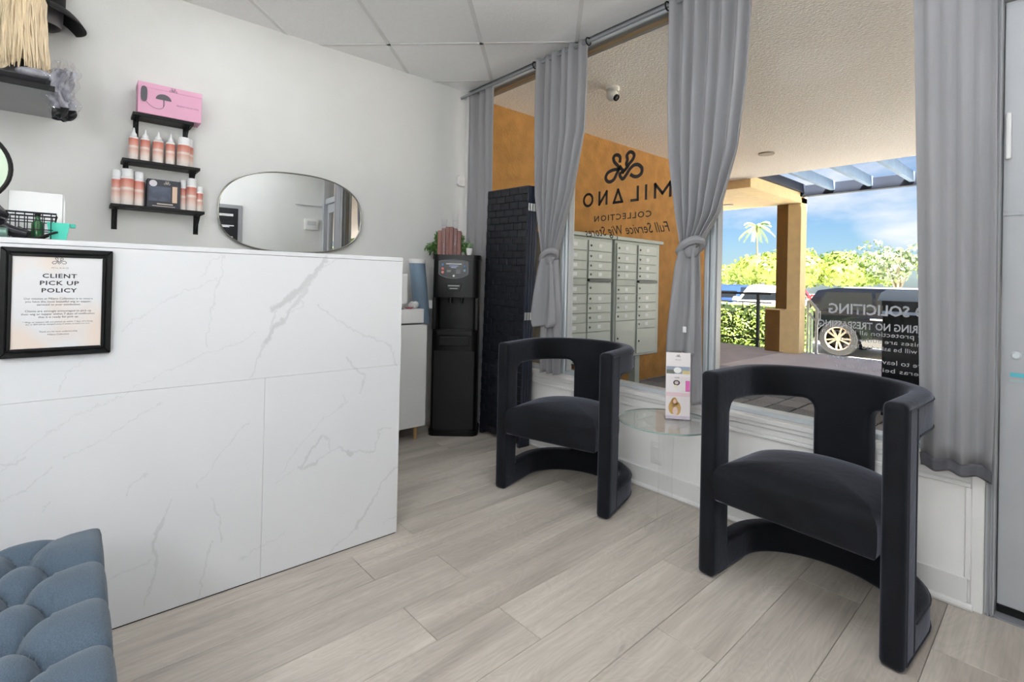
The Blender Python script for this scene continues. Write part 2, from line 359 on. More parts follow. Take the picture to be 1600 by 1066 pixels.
# windows: frames and panes
def window(k, x0, x1):
    o = struct('window_%d' % k); z0, z1 = .508, 2.565
    for a, b in ((x0, x0+.022), (x1-.022, x1)):
        box('stile', ALUL, o, a, b, .03, .105, z0, z1, b=.003); 
    box('stile_groove', ALU, o, x0+.022, x0+.030, .045, .09, z0, z1); box('stile_groove', ALU, o, x1-.030, x1-.022, .045, .09, z0, z1)
    box('bottom_rail', ALUL, o, x0+.03, x1-.03, .03, .105, z0, z0+.022, b=.003); box('top_rail', mat('bronze_rail', (150, 130, 100), .5), o, x0+.03, x1-.03, .055, .085, z1-.010, z1)
    box('pane', GLASS, o, x0+.022, x1-.022, .0665, .0685, z0+.012, z1-.006)
    return o
W1 = window(1, .05, 1.062); W2 = window(2, 1.066, 2.058); W3 = window(3, 2.066, 3.086)
# door beside the windows
d = struct('door_1')
for a, b in ((3.087, 3.111), (3.80, RX)): box('jamb', DOORG, d, a, b, .0, .13, 0, 2.565)
box('jamb_stop', ALU, d, 3.094, 3.1, -.006, .0, 0, 2.56); box('jamb_stop', ALU, d, 3.104, 3.108, -.006, .0, 0, 2.56)
box('transom_bar', DOORG, d, 3.111, 3.80, .02, .12, 2.105, 2.175); box('transom_pane', GLASS, d, 3.111, 3.80, .066, .069, 2.175, 2.565)
box('stile', DOORG, d, 3.114, 3.187, .05, .095, .03, 2.10, b=.002); box('stile', DOORG, d, 3.745, 3.797, .05, .095, .03, 2.10, b=.002)
box('top_rail', DOORG, d, 3.187, 3.745, .05, .095, 1.98, 2.10, b=.002); box('bottom_rail', DOORG, d, 3.187, 3.745, .05, .095, .03, .28, b=.002)
box('pane', GLASS, d, 3.18, 3.75, .07, .073, .27, 2.0)
box('sweep', BLACK, d, 3.114, 3.797, .045, .09, .004, .03); box('threshold', ALU, d, 3.09, RX, .0, .13, 0, .006)
box('seam_strip', ALU, d, 3.114, 3.187, .046, .05, 1.362, 1.372)
MB().box(3.119, 3.134, .035, .052, 1.555, 1.715, b=.005, seg=2).build('hinge_cover', TRIM, d)
MB().lathe([(.014, 0), (.014, -.004), (.009, -.007), (.003, -.007)], 16, (3.152, .05, .885), 1).build('lock_cylinder', ALUL, d)
for zz, h, cc in ((.812, .014, (95, 190, 205)), (.795, .007, (170, 190, 190))):
    box('tape_mark', mat('tape_%d' % cc[0], cc, .5), d, 3.138, 3.186, .048, .05, zz, zz+h)

# things on the right wall, seen in the mirror
sg = thing('wall_sign', 'black information sign in a grey frame on the right wall, seen in the mirror', 'sign', (RX-.001, -1.26, 1.25))
SGR = mat('sign_frame_grey', (150, 150, 154), .4)
box('frame', SGR, sg, -.02, 0, -.26, .26, 0, .73, b=.003); box('board', mat('sign_black', (16, 16, 22), .5), sg, -.024, -.02, -.215, .215, .045, .685)
for k, (za, ya, yb) in enumerate(((.60, -.12, .16), (.585, -.02, .16), (.46, -.05, .17), (.445, -.10, .12), (.32, -.12, .16), (.305, -.1, .14), (.19, -.12, .12))): box('printed_line', TRIM, sg, -.0245, -.024, ya, yb, za, za+.012)
ap = thing('alarm_panel', 'white alarm panel on the right wall near the entrance, seen in the mirror', 'panel', (RX-.001, -.15, 1.74)); MB().box(-.03, 0, -.09, .09, 0, .15, b=.006, seg=2).build('case', TRIM, ap, True); box('screen', mat('pale_screen', (206, 210, 212), .2), ap, -.031, -.03, -.06, .06, .06, .12)
cdt = thing('wall_conduit', 'white horizontal conduit on the right wall near the entrance, seen in the mirror', 'conduit', (RX-.001, -.2, 2.07)); MB().box(-.02, 0, -.16, .18, 0, .022, b=.003).build('channel', TRIM, cdt)

# ------------------------------------------------------------------ reception counter with veined slabs
VEINS=[(-1.618,1.178,-1.659,1.119,0.0088),(-1.659,1.119,-1.717,1.052,0.0085),(-1.717,1.052,-1.767,1.009,0.0116),(-1.767,1.009,-1.818,0.981,0.0111),(-1.682,1.082,-1.712,1.028,0.006),(-1.712,1.028,-1.783,0.938,0.0058),(-1.783,0.938,-1.809,0.904,0.0089),(-1.809,0.904,-1.837,0.859,0.0088),(-1.806,0.969,-1.816,0.916,0.0035),(-1.816,0.916,-1.847,0.848,0.0033),(-1.847,0.848,-1.883,0.736,0.0033),(-1.546,1.186,-1.635,1.137,0.0032),(-1.635,1.137,-1.675,1.087,0.0031),(-1.717,1.033,-1.704,0.996,0.0024),(-1.704,0.996,-1.75,0.956,0.0023),(-1.656,0.988,-1.592,0.939,0.0026),(-1.592,0.939,-1.506,0.885,0.0027),(-1.506,0.885,-1.422,0.851,0.0028),(-1.422,0.851,-1.334,0.811,0.003),(-1.334,0.811,-1.313,0.729,0.0028),(-1.977,1.165,-1.983,1.077,0.0022),(-1.983,1.077,-2.019,0.957,0.0021),(-2.019,0.957,-2.027,0.849,0.0021),(-2.508,0.544,-2.438,0.611,0.0013),(-2.438,0.611,-2.33,0.684,0.0014),(-2.33,0.684,-2.236,0.729,0.0015),(-2.236,0.729,-2.13,0.782,0.0016),(-2.13,0.782,-2.027,0.832,0.0018),(-2.027,0.832,-1.94,0.854,0.0019),(-1.94,0.854,-1.869,0.891,0.002),(-2.38,0.554,-2.319,0.577,0.0015),(-2.319,0.577,-2.248,0.618,0.0016),(-2.248,0.618,-2.144,0.688,0.0018),(-2.507,0.47,-2.454,0.488,0.0018),(-2.454,0.488,-2.401,0.534,0.002),(-2.509,0.562,-2.477,0.557,0.0025),(-2.477,0.557,-2.458,0.574,0.0027),(-2.112,0.355,-2.13,0.308,0.0023),(-2.13,0.308,-2.145,0.261,0.0055),(-2.145,0.261,-2.159,0.21,0.0056),(-2.155,0.209,-2.144,0.158,0.0033),(-2.144,0.158,-2.175,0.047,0.0027),(-2.266,0.162,-2.228,0.172,0.0018),(-2.228,0.172,-2.163,0.185,0.0019),(-1.995,0.336,-1.972,0.269,0.003),(-1.972,0.269,-1.963,0.184,0.0028),(-1.994,0.192,-2.009,0.121,0.0025),(-2.009,0.121,-2.035,0.01,0.0025),(-2.045,0.384,-2.001,0.446,0.0018),(-2.001,0.446,-1.931,0.538,0.0019),(-1.931,0.538,-1.879,0.581,0.0019),(-1.706,0.371,-1.659,0.429,0.0054),(-1.659,0.429,-1.624,0.484,0.0056),(-1.689,0.372,-1.641,0.383,0.0056),(-1.641,0.383,-1.592,0.413,0.0028),(-1.592,0.413,-1.559,0.429,0.0029),(-1.559,0.429,-1.507,0.377,0.0037),(-1.518,0.392,-1.502,0.379,0.0074),(-1.502,0.379,-1.461,0.389,0.0032),(-1.461,0.389,-1.405,0.369,0.0037),(-1.405,0.369,-1.384,0.464,0.0032),(-1.384,0.464,-1.331,0.463,0.0036),(-1.619,0.488,-1.593,0.458,0.0028),(-1.593,0.458,-1.597,0.421,0.0025),(-1.582,0.015,-1.473,0.075,0.0028),(-1.473,0.075,-1.4,0.173,0.0058),(-1.4,0.173,-1.355,0.239,0.0036),(-1.355,0.239,-1.287,0.295,0.0038),(-1.911,0.096,-1.83,0.123,0.0019),(-1.83,0.123,-1.749,0.14,0.002),(-1.766,0.37,-1.719,0.448,0.0017),(-1.719,0.448,-1.632,0.535,0.0018),(-1.632,0.535,-1.526,0.597,0.0019),(-1.526,0.597,-1.543,0.633,0.0022),(-2.253,0.919,-2.224,0.951,0.0015),(-2.224,0.951,-2.122,1.025,0.0016),(-2.122,1.025,-1.999,1.085,0.0017),(-1.999,1.085,-1.983,1.072,0.0018),(-2.333,0.848,-2.376,0.799,0.0016),(-2.376,0.799,-2.387,0.748,0.0018),(-1.724,0.37,-1.792,0.338,0.0019),(-1.35,0.067,-1.281,0.08,0.0024),(-2.236,0.406,-2.219,0.433,0.0021),(-2.219,0.433,-2.181,0.464,0.002),(-1.536,0.776,-1.452,0.69,0.0042),(-1.452,0.69,-1.47,0.626,0.0038),(-2.042,1.097,-2.015,1.146,0.0019),(-2.015,1.146,-1.977,1.161,0.0018),(-2.422,0.411,-2.402,0.442,0.0015)]
def marble(name, y0, y1, z0, z1):
    m = bpy.data.materials.new(name); m.use_nodes = True; t = m.node_tree; b = t.nodes['Principled BSDF']
    tcn = N(t, 'ShaderNodeTexCoord'); nz = N(t, 'ShaderNodeTexNoise'); nz.inputs['Scale'].default_value = 22; nz.inputs['Detail'].default_value = 5; nz.inputs['Roughness'].default_value = .65
    t.links.new(tcn.outputs['Object'], nz.inputs['Vector'])
    ds = N(t, 'ShaderNodeVectorMath', operation='MULTIPLY_ADD'); ds.inputs[1].default_value = (0, .055, .055); t.links.new(nz.outputs['Color'], ds.inputs[0]); t.links.new(tcn.outputs['Object'], ds.inputs[2])
    fl_ = N(t, 'ShaderNodeVectorMath', operation='MULTIPLY'); fl_.inputs[1].default_value = (0, 1, 1); t.links.new(ds.outputs[0], fl_.inputs[0]); P = fl_.outputs[0]
    last = None
    for (ya, za, yb, zb, wd) in VEINS:
        if max(ya, yb) < y0-.03 or min(ya, yb) > y1+.03 or max(za, zb) < z0-.03 or min(za, zb) > z1+.03: continue
        A = Vector((0, ya+1.29+.0275, za+.0275)); B = Vector((0, yb+1.29+.0275, zb+.0275)); ba = B-A
        s = N(t, 'ShaderNodeVectorMath', operation='SUBTRACT'); s.inputs[1].default_value = A; t.links.new(P, s.inputs[0])
        dt = N(t, 'ShaderNodeVectorMath', operation='DOT_PRODUCT'); dt.inputs[1].default_value = ba/ba.length_squared; t.links.new(s.outputs[0], dt.inputs[0])
        ma = N(t, 'ShaderNodeMath', operation='MULTIPLY', use_clamp=True); ma.inputs[1].default_value = 1; t.links.new(dt.outputs['Value'], ma.inputs[0])
        sc = N(t, 'ShaderNodeVectorMath', operation='SCALE'); sc.inputs[0].default_value = ba; t.links.new(ma.outputs[0], sc.inputs['Scale'])
        di = N(t, 'ShaderNodeVectorMath', operation='DISTANCE'); t.links.new(s.outputs[0], di.inputs[0]); t.links.new(sc.outputs[0], di.inputs[1])
        wd *= 1.1
        mr = N(t, 'ShaderNodeMapRange'); mr.inputs['From Min'].default_value = wd*1.25; mr.inputs['From Max'].default_value = wd*.55; mr.inputs['To Max'].default_value = min(.85, .30+wd*50); t.links.new(di.outputs['Value'], mr.inputs['Value'])
        if last is None: last = mr.outputs[0]
        else:
            q = N(t, 'ShaderNodeMath', operation='MAXIMUM'); t.links.new(last, q.inputs[0]); t.links.new(mr.outputs[0], q.inputs[1]); last = q.outputs[0]
    n2 = N(t, 'ShaderNodeTexNoise'); n2.inputs['Scale'].default_value = 2.2; n2.inputs['Detail'].default_value = 3; t.links.new(tcn.outputs['Object'], n2.inputs['Vector'])
    bc = N(t, 'ShaderNodeMixRGB'); bc.inputs[1].default_value = (*lin((211, 212, 215)), 1); bc.inputs[2].default_value = (*lin((218, 218, 220)), 1); t.links.new(n2.outputs['Fac'], bc.inputs[0])
    mi = N(t, 'ShaderNodeMixRGB'); mi.inputs[2].default_value = (*lin((190, 191, 193)), 1); t.links.new(bc.outputs[0], mi.inputs[1])
    if last is not None: t.links.new(last, mi.inputs[0])
    else: mi.inputs[0].default_value = 0
    t.links.new(mi.outputs[0], b.inputs['Base Color']); b.inputs['Roughness'].default_value = .42; b.inputs['Specular IOR Level'].default_value = .4
    return m
ct = thing('reception_counter', 'tall white reception counter faced with grey-veined marble slabs', 'counter', (1.356, -1.29, 0))
YE = -4.2
mC = marble('marble_plain', 9, 9.1, 9, 9.1)
for i, (y0, y1, z0, z1) in enumerate(((-1.835, -1.29, .005, .7288), (YE, -1.8356, .005, .7288), (YE, -1.29, .7294, 1.174))):
    MB().box(-.012, 0, y0+1.29, y1+1.29, z0, z1, b=.0008).build('slab', marble('veined_marble_%d' % i, y0, y1, z0, z1), ct)
MB().box(-.30, 0.0, YE+1.29, .0, 1.1752, 1.191, b=.001).build('top_slab', marble('veined_marble_top', -4, -1.2, 1.15, 1.2), ct)
MB().box(-.29, -.0122, YE+1.29, -.012, .012, 1.174).build('core', mat('counter_core', (150, 150, 150), .9), ct)
MB().box(-.29, -.0005, -.0118, -.0004, .012, 1.174).build('end_panel', mC, ct)
MB().box(-.285, -.004, YE+1.29, -.004, .0, .005).build('plinth', mat('dark_gap', (48, 44, 40), .8), ct)
MB().box(-.65, -.30, YE+1.29, .0, .72, .76).build('desk_top', mC, ct)

# ------------------------------------------------------------------ framed policy notice on the counter front
INK = mat('printed_ink', (38, 38, 44), .8); INK2 = mat('printed_ink_soft', (92, 90, 96), .8)
paper = bpy.data.materials.new('watercolour_paper'); paper.use_nodes = True; t = paper.node_tree; b = t.nodes['Principled BSDF']
tcn = N(t, 'ShaderNodeTexCoord'); n1 = N(t, 'ShaderNodeTexNoise'); n1.inputs['Scale'].default_value = 7; n1.inputs['Detail'].default_value = 1; t.links.new(tcn.outputs['Object'], n1.inputs['Vector'])
rp = N(t, 'ShaderNodeValToRGB'); e = rp.color_ramp.elements; e[0].position = .42; e[0].color = (*lin((222, 222, 224)), 1); e[1].position = .58; e[1].color = (*lin((228, 212, 200)), 1)
t.links.new(n1.outputs['Fac'], rp.inputs[0]); t.links.new(rp.outputs[0], b.inputs['Base Color']); b.inputs['Roughness'].default_value = .6
GLOSSB = mat('black_gloss_frame', (6, 6, 8), .3, var=.02, spec=.3)
fy0, fy1, fz0, fz1 = -2.519, -2.278, .857, 1.164
pf = thing('framed_notice', 'black framed client pick up policy notice on the marble counter front', 'frame', (1.357, (fy0+fy1)/2, fz0))
hw, hh = (fy1-fy0)/2, fz1-fz0
def picframe(p, hw, hh, d, wd):
    for nm, w0, w1, dd in (('outer_moulding', 0, wd*.55, d), ('inner_moulding', wd*.62, wd, d*.8)):
        m = MB()
        m.prism([(-hw+w0, w0), (hw-w0, w0), (hw-w1, w1), (-hw+w1, w1)], 0, 0, dd, .002, 1); m.prism([(-hw+w0, hh-w0), (hw-w0, hh-w0), (hw-w1, hh-w1), (-hw+w1, hh-w1)], 0, 0, dd, .002, 1)
        m.prism([(-hw+w0, w0), (-hw+w1, w1), (-hw+w1, hh-w1), (-hw+w0, hh-w0)], 0, 0, dd, .002, 1); m.prism([(hw-w0, w0), (hw-w1, w1), (hw-w1, hh-w1), (hw-w0, hh-w0)], 0, 0, dd, .002, 1)
        m.build(nm, GLOSSB, p)
    MB().box(0, d*.5, -hw+.004, hw-.004, .004, hh-.004).build('backing', GLOSSB, p)
picframe(pf, hw, hh, .018, .024)
box('print', paper, pf, .0092, .0096, -hw+.022, hw-.022, .022, hh-.022)
U, V = (0, 1, 0), (0, 0, 1)
def notice(s, z, wd, h=None, m=INK, **k): text(s, m, pf, (.0100, 0.002, z-fz0), U, V, wd, h, 'printed_line', **k)
notice('MILANO', 1.107, .036, .0042, INK2, space=1.5)
notice('CLIENT', 1.080, .074, .0125, bold=.02, space=1.1); notice('PICK UP', 1.0595, .084, .0125, bold=.02, space=1.1); notice('POLICY', 1.0385, .076, .0125, bold=.02, space=1.1)
for i, (s, wd) in enumerate((('Our mission at Milano Collection is to ensure', .148), ('you have the most beautiful wig or topper,', .142), ('serviced to your satisfaction.', .094))): notice(s, 1.0185-.0085*i, wd, None, INK2)
for i, (s, wd) in enumerate((('Clients are strongly encouraged to pick up', .142), ('their wig or topper within 7 days of notification', .158), ('that it is ready for pick up.', .087))): notice(s, .983-.0085*i, wd, None, INK2)
for i, (s, wd) in enumerate((('* Wigs or toppers left not picked up within 7 days of it being', .150), ('dry or $50 will be charged every 2 weeks, to hold it in care.', .138))): notice(s, .9525-.0062*i, wd, None, INK2)
for i, (s, wd) in enumerate((('Thank you for your understanding', .082), ('Milano Collection', .046))): notice(s, .925-.0085*i, wd, None, INK2)
LOGO=[[(1.471,1.778),(1.426,1.781),(1.386,1.77),(1.37,1.746),(1.377,1.723),(1.402,1.712),(1.432,1.724),(1.451,1.754),(1.468,1.779),(1.458,1.801),(1.433,1.827),(1.425,1.852),(1.436,1.866),(1.458,1.865),(1.474,1.848),(1.472,1.817)],[(1.47,1.799),(1.49,1.773),(1.507,1.766),(1.528,1.783),(1.541,1.8),(1.565,1.822),(1.573,1.845),(1.56,1.863),(1.54,1.867),(1.523,1.851),(1.527,1.825),(1.52,1.804),(1.527,1.784)],[(1.494,1.76),(1.473,1.746),(1.495,1.717),(1.522,1.74),(1.545,1.768),(1.573,1.786),(1.603,1.784),(1.627,1.762),(1.626,1.734),(1.605,1.719),(1.577,1.72),(1.548,1.737)],[(1.495,1.76),(1.507,1.752)]]
lg = [[(-(x-1.5)*.115, (z-1.76)*.115) for x, z in s] for s in LOGO]
ribbon(lg, .0016, lambda a, c: (.0100, -a, 1.126-fz0+c)).build('printed_logo', INK2, pf)
box('glazing', thin_glass('picture_glass', (.98, .98, .98), .35, .1), pf, .0112, .0118, -hw+.022, hw-.022, .022, hh-.022)

# ------------------------------------------------------------------ velvet barrel chairs
def velvet():
    m = mat('navy_black_velvet', (12, 14, 20), .75, var=.45, vscale=7, bump=.12, bscale=40, spec=.25); b = m.node_tree.nodes['Principled BSDF']
    b.inputs['Sheen Weight'].default_value = .8; b.inputs['Sheen Roughness'].default_value = .38; b.inputs['Sheen Tint'].default_value = (*lin((146, 150, 166)), 1); return m
VEL = velvet(); PIPE = mat('velvet_piping', (30, 33, 44), .6)
CA, CT, CF, CRY, CHH = .291, .064, .255, .245, .772   # centre line half width, thickness, straight side, back radius, height
pathp = []
for i in range(41): pathp.append((-CA, -CF+CF*i/40))
for i in range(1, 120): a = PI-PI*i/120; pathp.append((CA*math.cos(a), CRY*math.sin(a)))
for i in range(41): pathp.append((CA, -CF*i/40))
pathp = np.array(pathp); seg = np.r_[0, np.cumsum(np.hypot(*np.diff(pathp, axis=0).T))]; CL = seg[-1]
def cpath(s, off, z):
    x = np.interp(s, seg, pathp[:, 0]); y = np.interp(s, seg, pathp[:, 1]); e = .01
    s0, s1 = max(s-e, 0), min(s+e, CL); t = np.array([np.interp(s1, seg, pathp[:, 0])-np.interp(s0, seg, pathp[:, 0]), np.interp(s1, seg, pathp[:, 1])-np.interp(s0, seg, pathp[:, 1])]); t /= np.hypot(*t)
    return Vector((x-t[1]*off, y+t[0]*off, z))
def chair_meshes():
    LEG, R, SPL = .118, .042, .205
    ss = [0, LEG, LEG+R, CL/2-SPL/2-R, CL/2-SPL/2, CL/2+SPL/2, CL/2+SPL/2+R, CL-LEG-R, CL-LEG, CL]; zs = [0, .120, .30, .648-R, .648, CHH]
    S = []
    for a, b_ in zip(ss[:-1], ss[1:]):
        k = max(1, int((b_-a)/.032)) if b_-a > .06 else 1
        S += [a+(b_-a)*i/k for i in range(k)]
    S.append(CL); Z = zs
    def solid(sm, zm): return zm < .120 or zm > .648 or sm < LEG or sm > CL-LEG or abs(sm-CL/2) < SPL/2
    bm = bmesh.new(); vo = {}; vi = {}
    def gv(s, z):
        k = (round(s, 5), round(z, 5))
        if k not in vo: vo[k] = bm.verts.new(cpath(s, CT/2, z)); vi[k] = bm.verts.new(cpath(s, -CT/2, z))
        return k
    polys = []
    for i in range(len(S)-1):
        for j in range(len(Z)-1):
            a, b_, c, d_ = S[i], S[i+1], Z[j], Z[j+1]
            if solid((a+b_)/2, (c+d_)/2): polys.append([(a, c), (b_, c), (b_, d_), (a, d_)]); continue
            if abs(d_-.648) < 1e-6:
                left = abs(a-LEG) < 1e-6 or abs(a-(CL/2+SPL/2)) < 1e-6; right = abs(b_-(CL-LEG)) < 1e-6 or abs(b_-(CL/2-SPL/2)) < 1e-6
                if left: polys.append([(a, d_), (a, c)] + [(b_-R*math.cos(q*PI/8), c+R*math.sin(q*PI/8)) for q in range(1, 4)] + [(b_, d_)])
                if right: polys.append([(b_, d_), (a, d_)] + [(a+R*math.sin(q*PI/8), d_-R+R*math.cos(q*PI/8)) for q in range(1, 4)] + [(b_, c)])
    ec = {}
    for p in polys:
        ks = [gv(*q) for q in p]
        bm.faces.new([vo[k] for k in ks]); bm.faces.new([vi[k] for k in reversed(ks)])
        for k0, k1 in zip(ks, ks[1:]+ks[:1]): ec.setdefault(frozenset((k0, k1)), []).append((k0, k1))
    for es in ec.values():
        if len(es) == 1: k0, k1 = es[0]; bm.faces.new([vo[k1], vo[k0], vi[k0], vi[k1]])
    bmesh.ops.recalc_face_normals(bm, faces=bm.faces[:])
    ed = [e_ for e_ in bm.edges if len(e_.link_faces) == 2 and e_.calc_face_angle() > .9]
    bmesh.ops.bevel(bm, geom=ed, offset=.019, segments=4, profile=.5, affect='EDGES', clamp_overlap=False)
    grp = {'leg_a': [], 'leg_b': [], 'backrest': [], 'base_ring': []}
    for f in bm.faces:
        c = f.calc_center_median(); dd = np.hypot(pathp[:, 0]-c.x, pathp[:, 1]-c.y); s = seg[dd.argmin()]
        grp['leg_a' if s < LEG-.002 else 'leg_b' if s > CL-LEG+.002 else 'base_ring' if c.z < .2 else 'backrest'].append(f)
    out = {}
    for k, fs in grp.items():
        mb = MB(); ix = {}
        for f in fs:
            q = []
            for v in f.verts:
                if v.index not in ix or True:
                    key = (round(v.co.x, 5), round(v.co.y, 5), round(v.co.z, 5))
                    if key not in ix: ix[key] = len(mb.v); mb.v.append(v.co[:])
                    q.append(ix[key])
            mb.f.append(tuple(q))
        out[k] = mb
    bm.free(); return out
def make_chair(label, loc, rz):
    t = thing('barrel_chair', label, 'chair', loc, rz, 'velvet chairs by the window')
    g = chair_meshes()
    for k, nm in (('leg_a', 'leg'), ('leg_b', 'leg'), ('backrest', 'backrest'), ('base_ring', 'base_ring')):
        o = g[k].build(nm, VEL, t, True)
    pp = MB(); e = CT/2+.0008
    def run(s0, s1, z): 
        n = max(2, int((s1-s0)/.03)); pp.tube([cpath(s0+(s1-s0)*i/n, e, z) for i in range(n+1)], .0028, 6)
    run(.022, CL-.022, CHH-.021); run(.125, CL-.125, .662); run(.12, CL-.12, .104); run(.022, CL-.022, .021)
    for s in (.021, .098, CL-.021, CL-.098): pp.tube([cpath(s, e, .022), cpath(s, e, CHH-.022)], .0028, 6)
    pp.build('piping', PIPE, t, True)
    # seat cushion
    xi, ry = CA-CT/2-.001, CRY-CT/2-.001; out = []
    fr = -CF-.012
    for i in range(13): out.append((-xi+2*xi*i/12, fr))
    for i in range(1, 8): out.append((xi, fr+(0-fr)*i/8))
    for i in range(25): a = PI*i/24; out.append((xi*math.cos(a), ry*math.sin(a)))
    for i in range(1, 8): out.append((-xi, fr*i/8))
    n = len(out); cy = -.03; m = MB(); lv = [(.296, .93), (.300, .965), (.309, .985), (.325, .995), (.345, 1.), (.385, 1.), (.403, .993), (.417, .975), (.428, .94), (.440, .86), (.452, .7), (.460, .45), (.464, .2)]
    for z, sc in lv: m.v += [(x*sc, cy+(y-cy)*sc, z) for x, y in out]
    for j in range(len(lv)-1): m.f += [(j*n+i, j*n+(i+1) % n, (j+1)*n+(i+1) % n, (j+1)*n+i) for i in range(n)]
    m.v.append((0, cy, .465)); c = len(m.v)-1; m.f += [((len(lv)-1)*n+i, (len(lv)-1)*n+(i+1) % n, c) for i in range(n)]; m.f.append(tuple(range(n-1, -1, -1)))
    m.build('seat', VEL, t, True)
    return t
make_chair('black velvet barrel chair in front of the doorway end of the window, nearest the camera', (2.668, -.300, 0), math.radians(-2.5))
make_chair('black velvet barrel chair angled beside the folding screen, smaller in view', (1.483, -.322, 0), math.radians(15.7))

# ------------------------------------------------------------------ glass side table, brochure stand
TG = thin_glass('table_glass', (.985, .992, .99), 1.0, .16); TGE = mat('glass_edge_green', (140, 160, 156), .1, spec=.8)
ACR = thin_glass('clear_acrylic', (.995, .995, .997), .4, .05)
tb = thing('glass_side_table', 'round glass-topped side table between the two black chairs', 'table', (2.088, -.372, 0))
MB().lathe([(.001, .492), (.208, .492), (.208, .500), (.001, .500)], 64, caps=False).build('table_top', TG, tb, True)
MB().lathe([(.2082, .4925), (.2088, .496), (.2082, .4995)], 64, caps=False).build('polished_rim', TGE, tb, True)
MB().lathe([(.085, .0), (.085, .012), (.045, .03), (.034, .06), (.030, .25), (.034, .44), (.06, .475), (.1, .4915)], 40, caps=False).build('pedestal', ACR, tb, True)
br = thing('brochure_stand', 'clear acrylic brochure stand on the glass table', 'stand', (2.107, -.318, .5005), math.radians(38))
def lean(y, z): return y+z*.06
wB = .052
MB().prism([(lean(-.012, 0), 0), (lean(-.009, 0), 0), (lean(-.009, .29), .285), (lean(-.012, .29), .285)], 0, -wB-.004, wB+.004).build('back_plate', ACR, br)
MB().prism([(-.030, 0), (-.027, 0), (lean(-.027, .19), .19), (lean(-.030, .19), .19)], 0, -wB-.004, wB+.004).build('front_plate', ACR, br)
MB().box(-wB-.004, wB+.004, -.03, .06, 0, .003).build('foot', ACR, br)
# tri-fold leaflets in the stand: flat print
def leaf(dy, m, name, x0, x1, z0, z1, th=.0008, par=None): return MB().prism([(lean(dy, z0), z0), (lean(dy+th, z0), z0), (lean(dy+th, z1), z1), (lean(dy, z1), z1)], 0, x0, x1).build(name, m, par)
lf = thing('brochure', 'white folded brochure with a blonde model, standing in the acrylic stand', 'brochure', (2.107, -.318, .5045), math.radians(38))
leaf(-.020, mat('brochure_white', (232, 226, 226), .4), 'cover', -wB, wB, 0, .292, .004, lf)
def pr(name, c, x0, x1, z0, z1, k=0): leaf(-.0206-.0003*k, mat('print_%d_%d_%d' % c, c, .5), name, x0*wB, x1*wB, z0*.292, z1*.292, .0003, lf)
pr('photo_strip', (150, 158, 176), -.96, .96, .68, .79); pr('photo_strip', (108, 112, 104), -.96, .0-.3, .68, .74, 1); pr('photo_strip', (206, 190, 130), .35, .96, .68, .73, 1)
pr('pink_block', (222, 110, 180), .62, .97, .42, .58); pr('pale_band', (222, 196, 200), -1, .98, .34, .40); pr('grey_band', (200, 190, 204), -1, 1, .0, .05)
pr('photo_ground', (226, 218, 218), -1, 1, .05, .34)
def disc(name, c, cx, cz, rx, rz_, k, par=lf):
    pts = [(cx*wB+rx*wB*math.cos(2*PI*i/20), cz*.292+rz_*.292*math.sin(2*PI*i/20)) for i in range(20)]
    m = MB(); m.v = [(x, lean(-.0206-.0003*k, z), z) for x, z in pts]; m.f = [tuple(range(20))]; m.build(name, mat('print_%d_%d_%d' % c, c, .5), par)
disc('badge', (236, 236, 232), -.05, .735, .32, .045, 2); disc('dark_ring', (74, 58, 48), -.12, .545, .28, .04, 1); disc('ring_centre', (206, 190, 196), -.12, .545, .16, .024, 2); disc('gem', (226, 220, 180), -.18, .49, .14, .022, 2)
for a in ((-.42, .17, .34, .10), (-.30, .235, .30, .08), (-.05, .16, .30, .10), (-.28, .28, .20, .045)): disc('model_hair', (200, 160, 92), *a, 2)
disc('model_face', (232, 190, 166), -.25, .262, .13, .034, 3); disc('model_shoulder', (226, 200, 190), -.2, .12, .22, .06, 3)
text('HAIR', INK2, lf, (-.004, lean(-.0212, .182), .178), (1, 0, 0), (0, .06, 1), .020, .007, 'printed_line')
text('MILANO', INK2, lf, (0, lean(-.0212, .262), .258), (1, 0, 0), (0, .06, 1), .024, .004, 'printed_line')
ribbon([[(a*.6, c*.6) for a, c in s] for s in lg], .0011, lambda a, c: (a, lean(-.0212, .276+c), .276+c)).build('printed_logo', INK2, lf)
ol = thing('wall_outlet', 'white outlet cover low on the wall seen through the glass table', 'outlet', (1.803, -.0005, .142))
MB().box(-.035, .035, -.005, 0, 0, .115, b=.003).build('cover_plate', TRIM, ol); MB().box(-.017, .017, -.009, -.004, .022, .093, b=.002).build('insert', TRIM, ol)

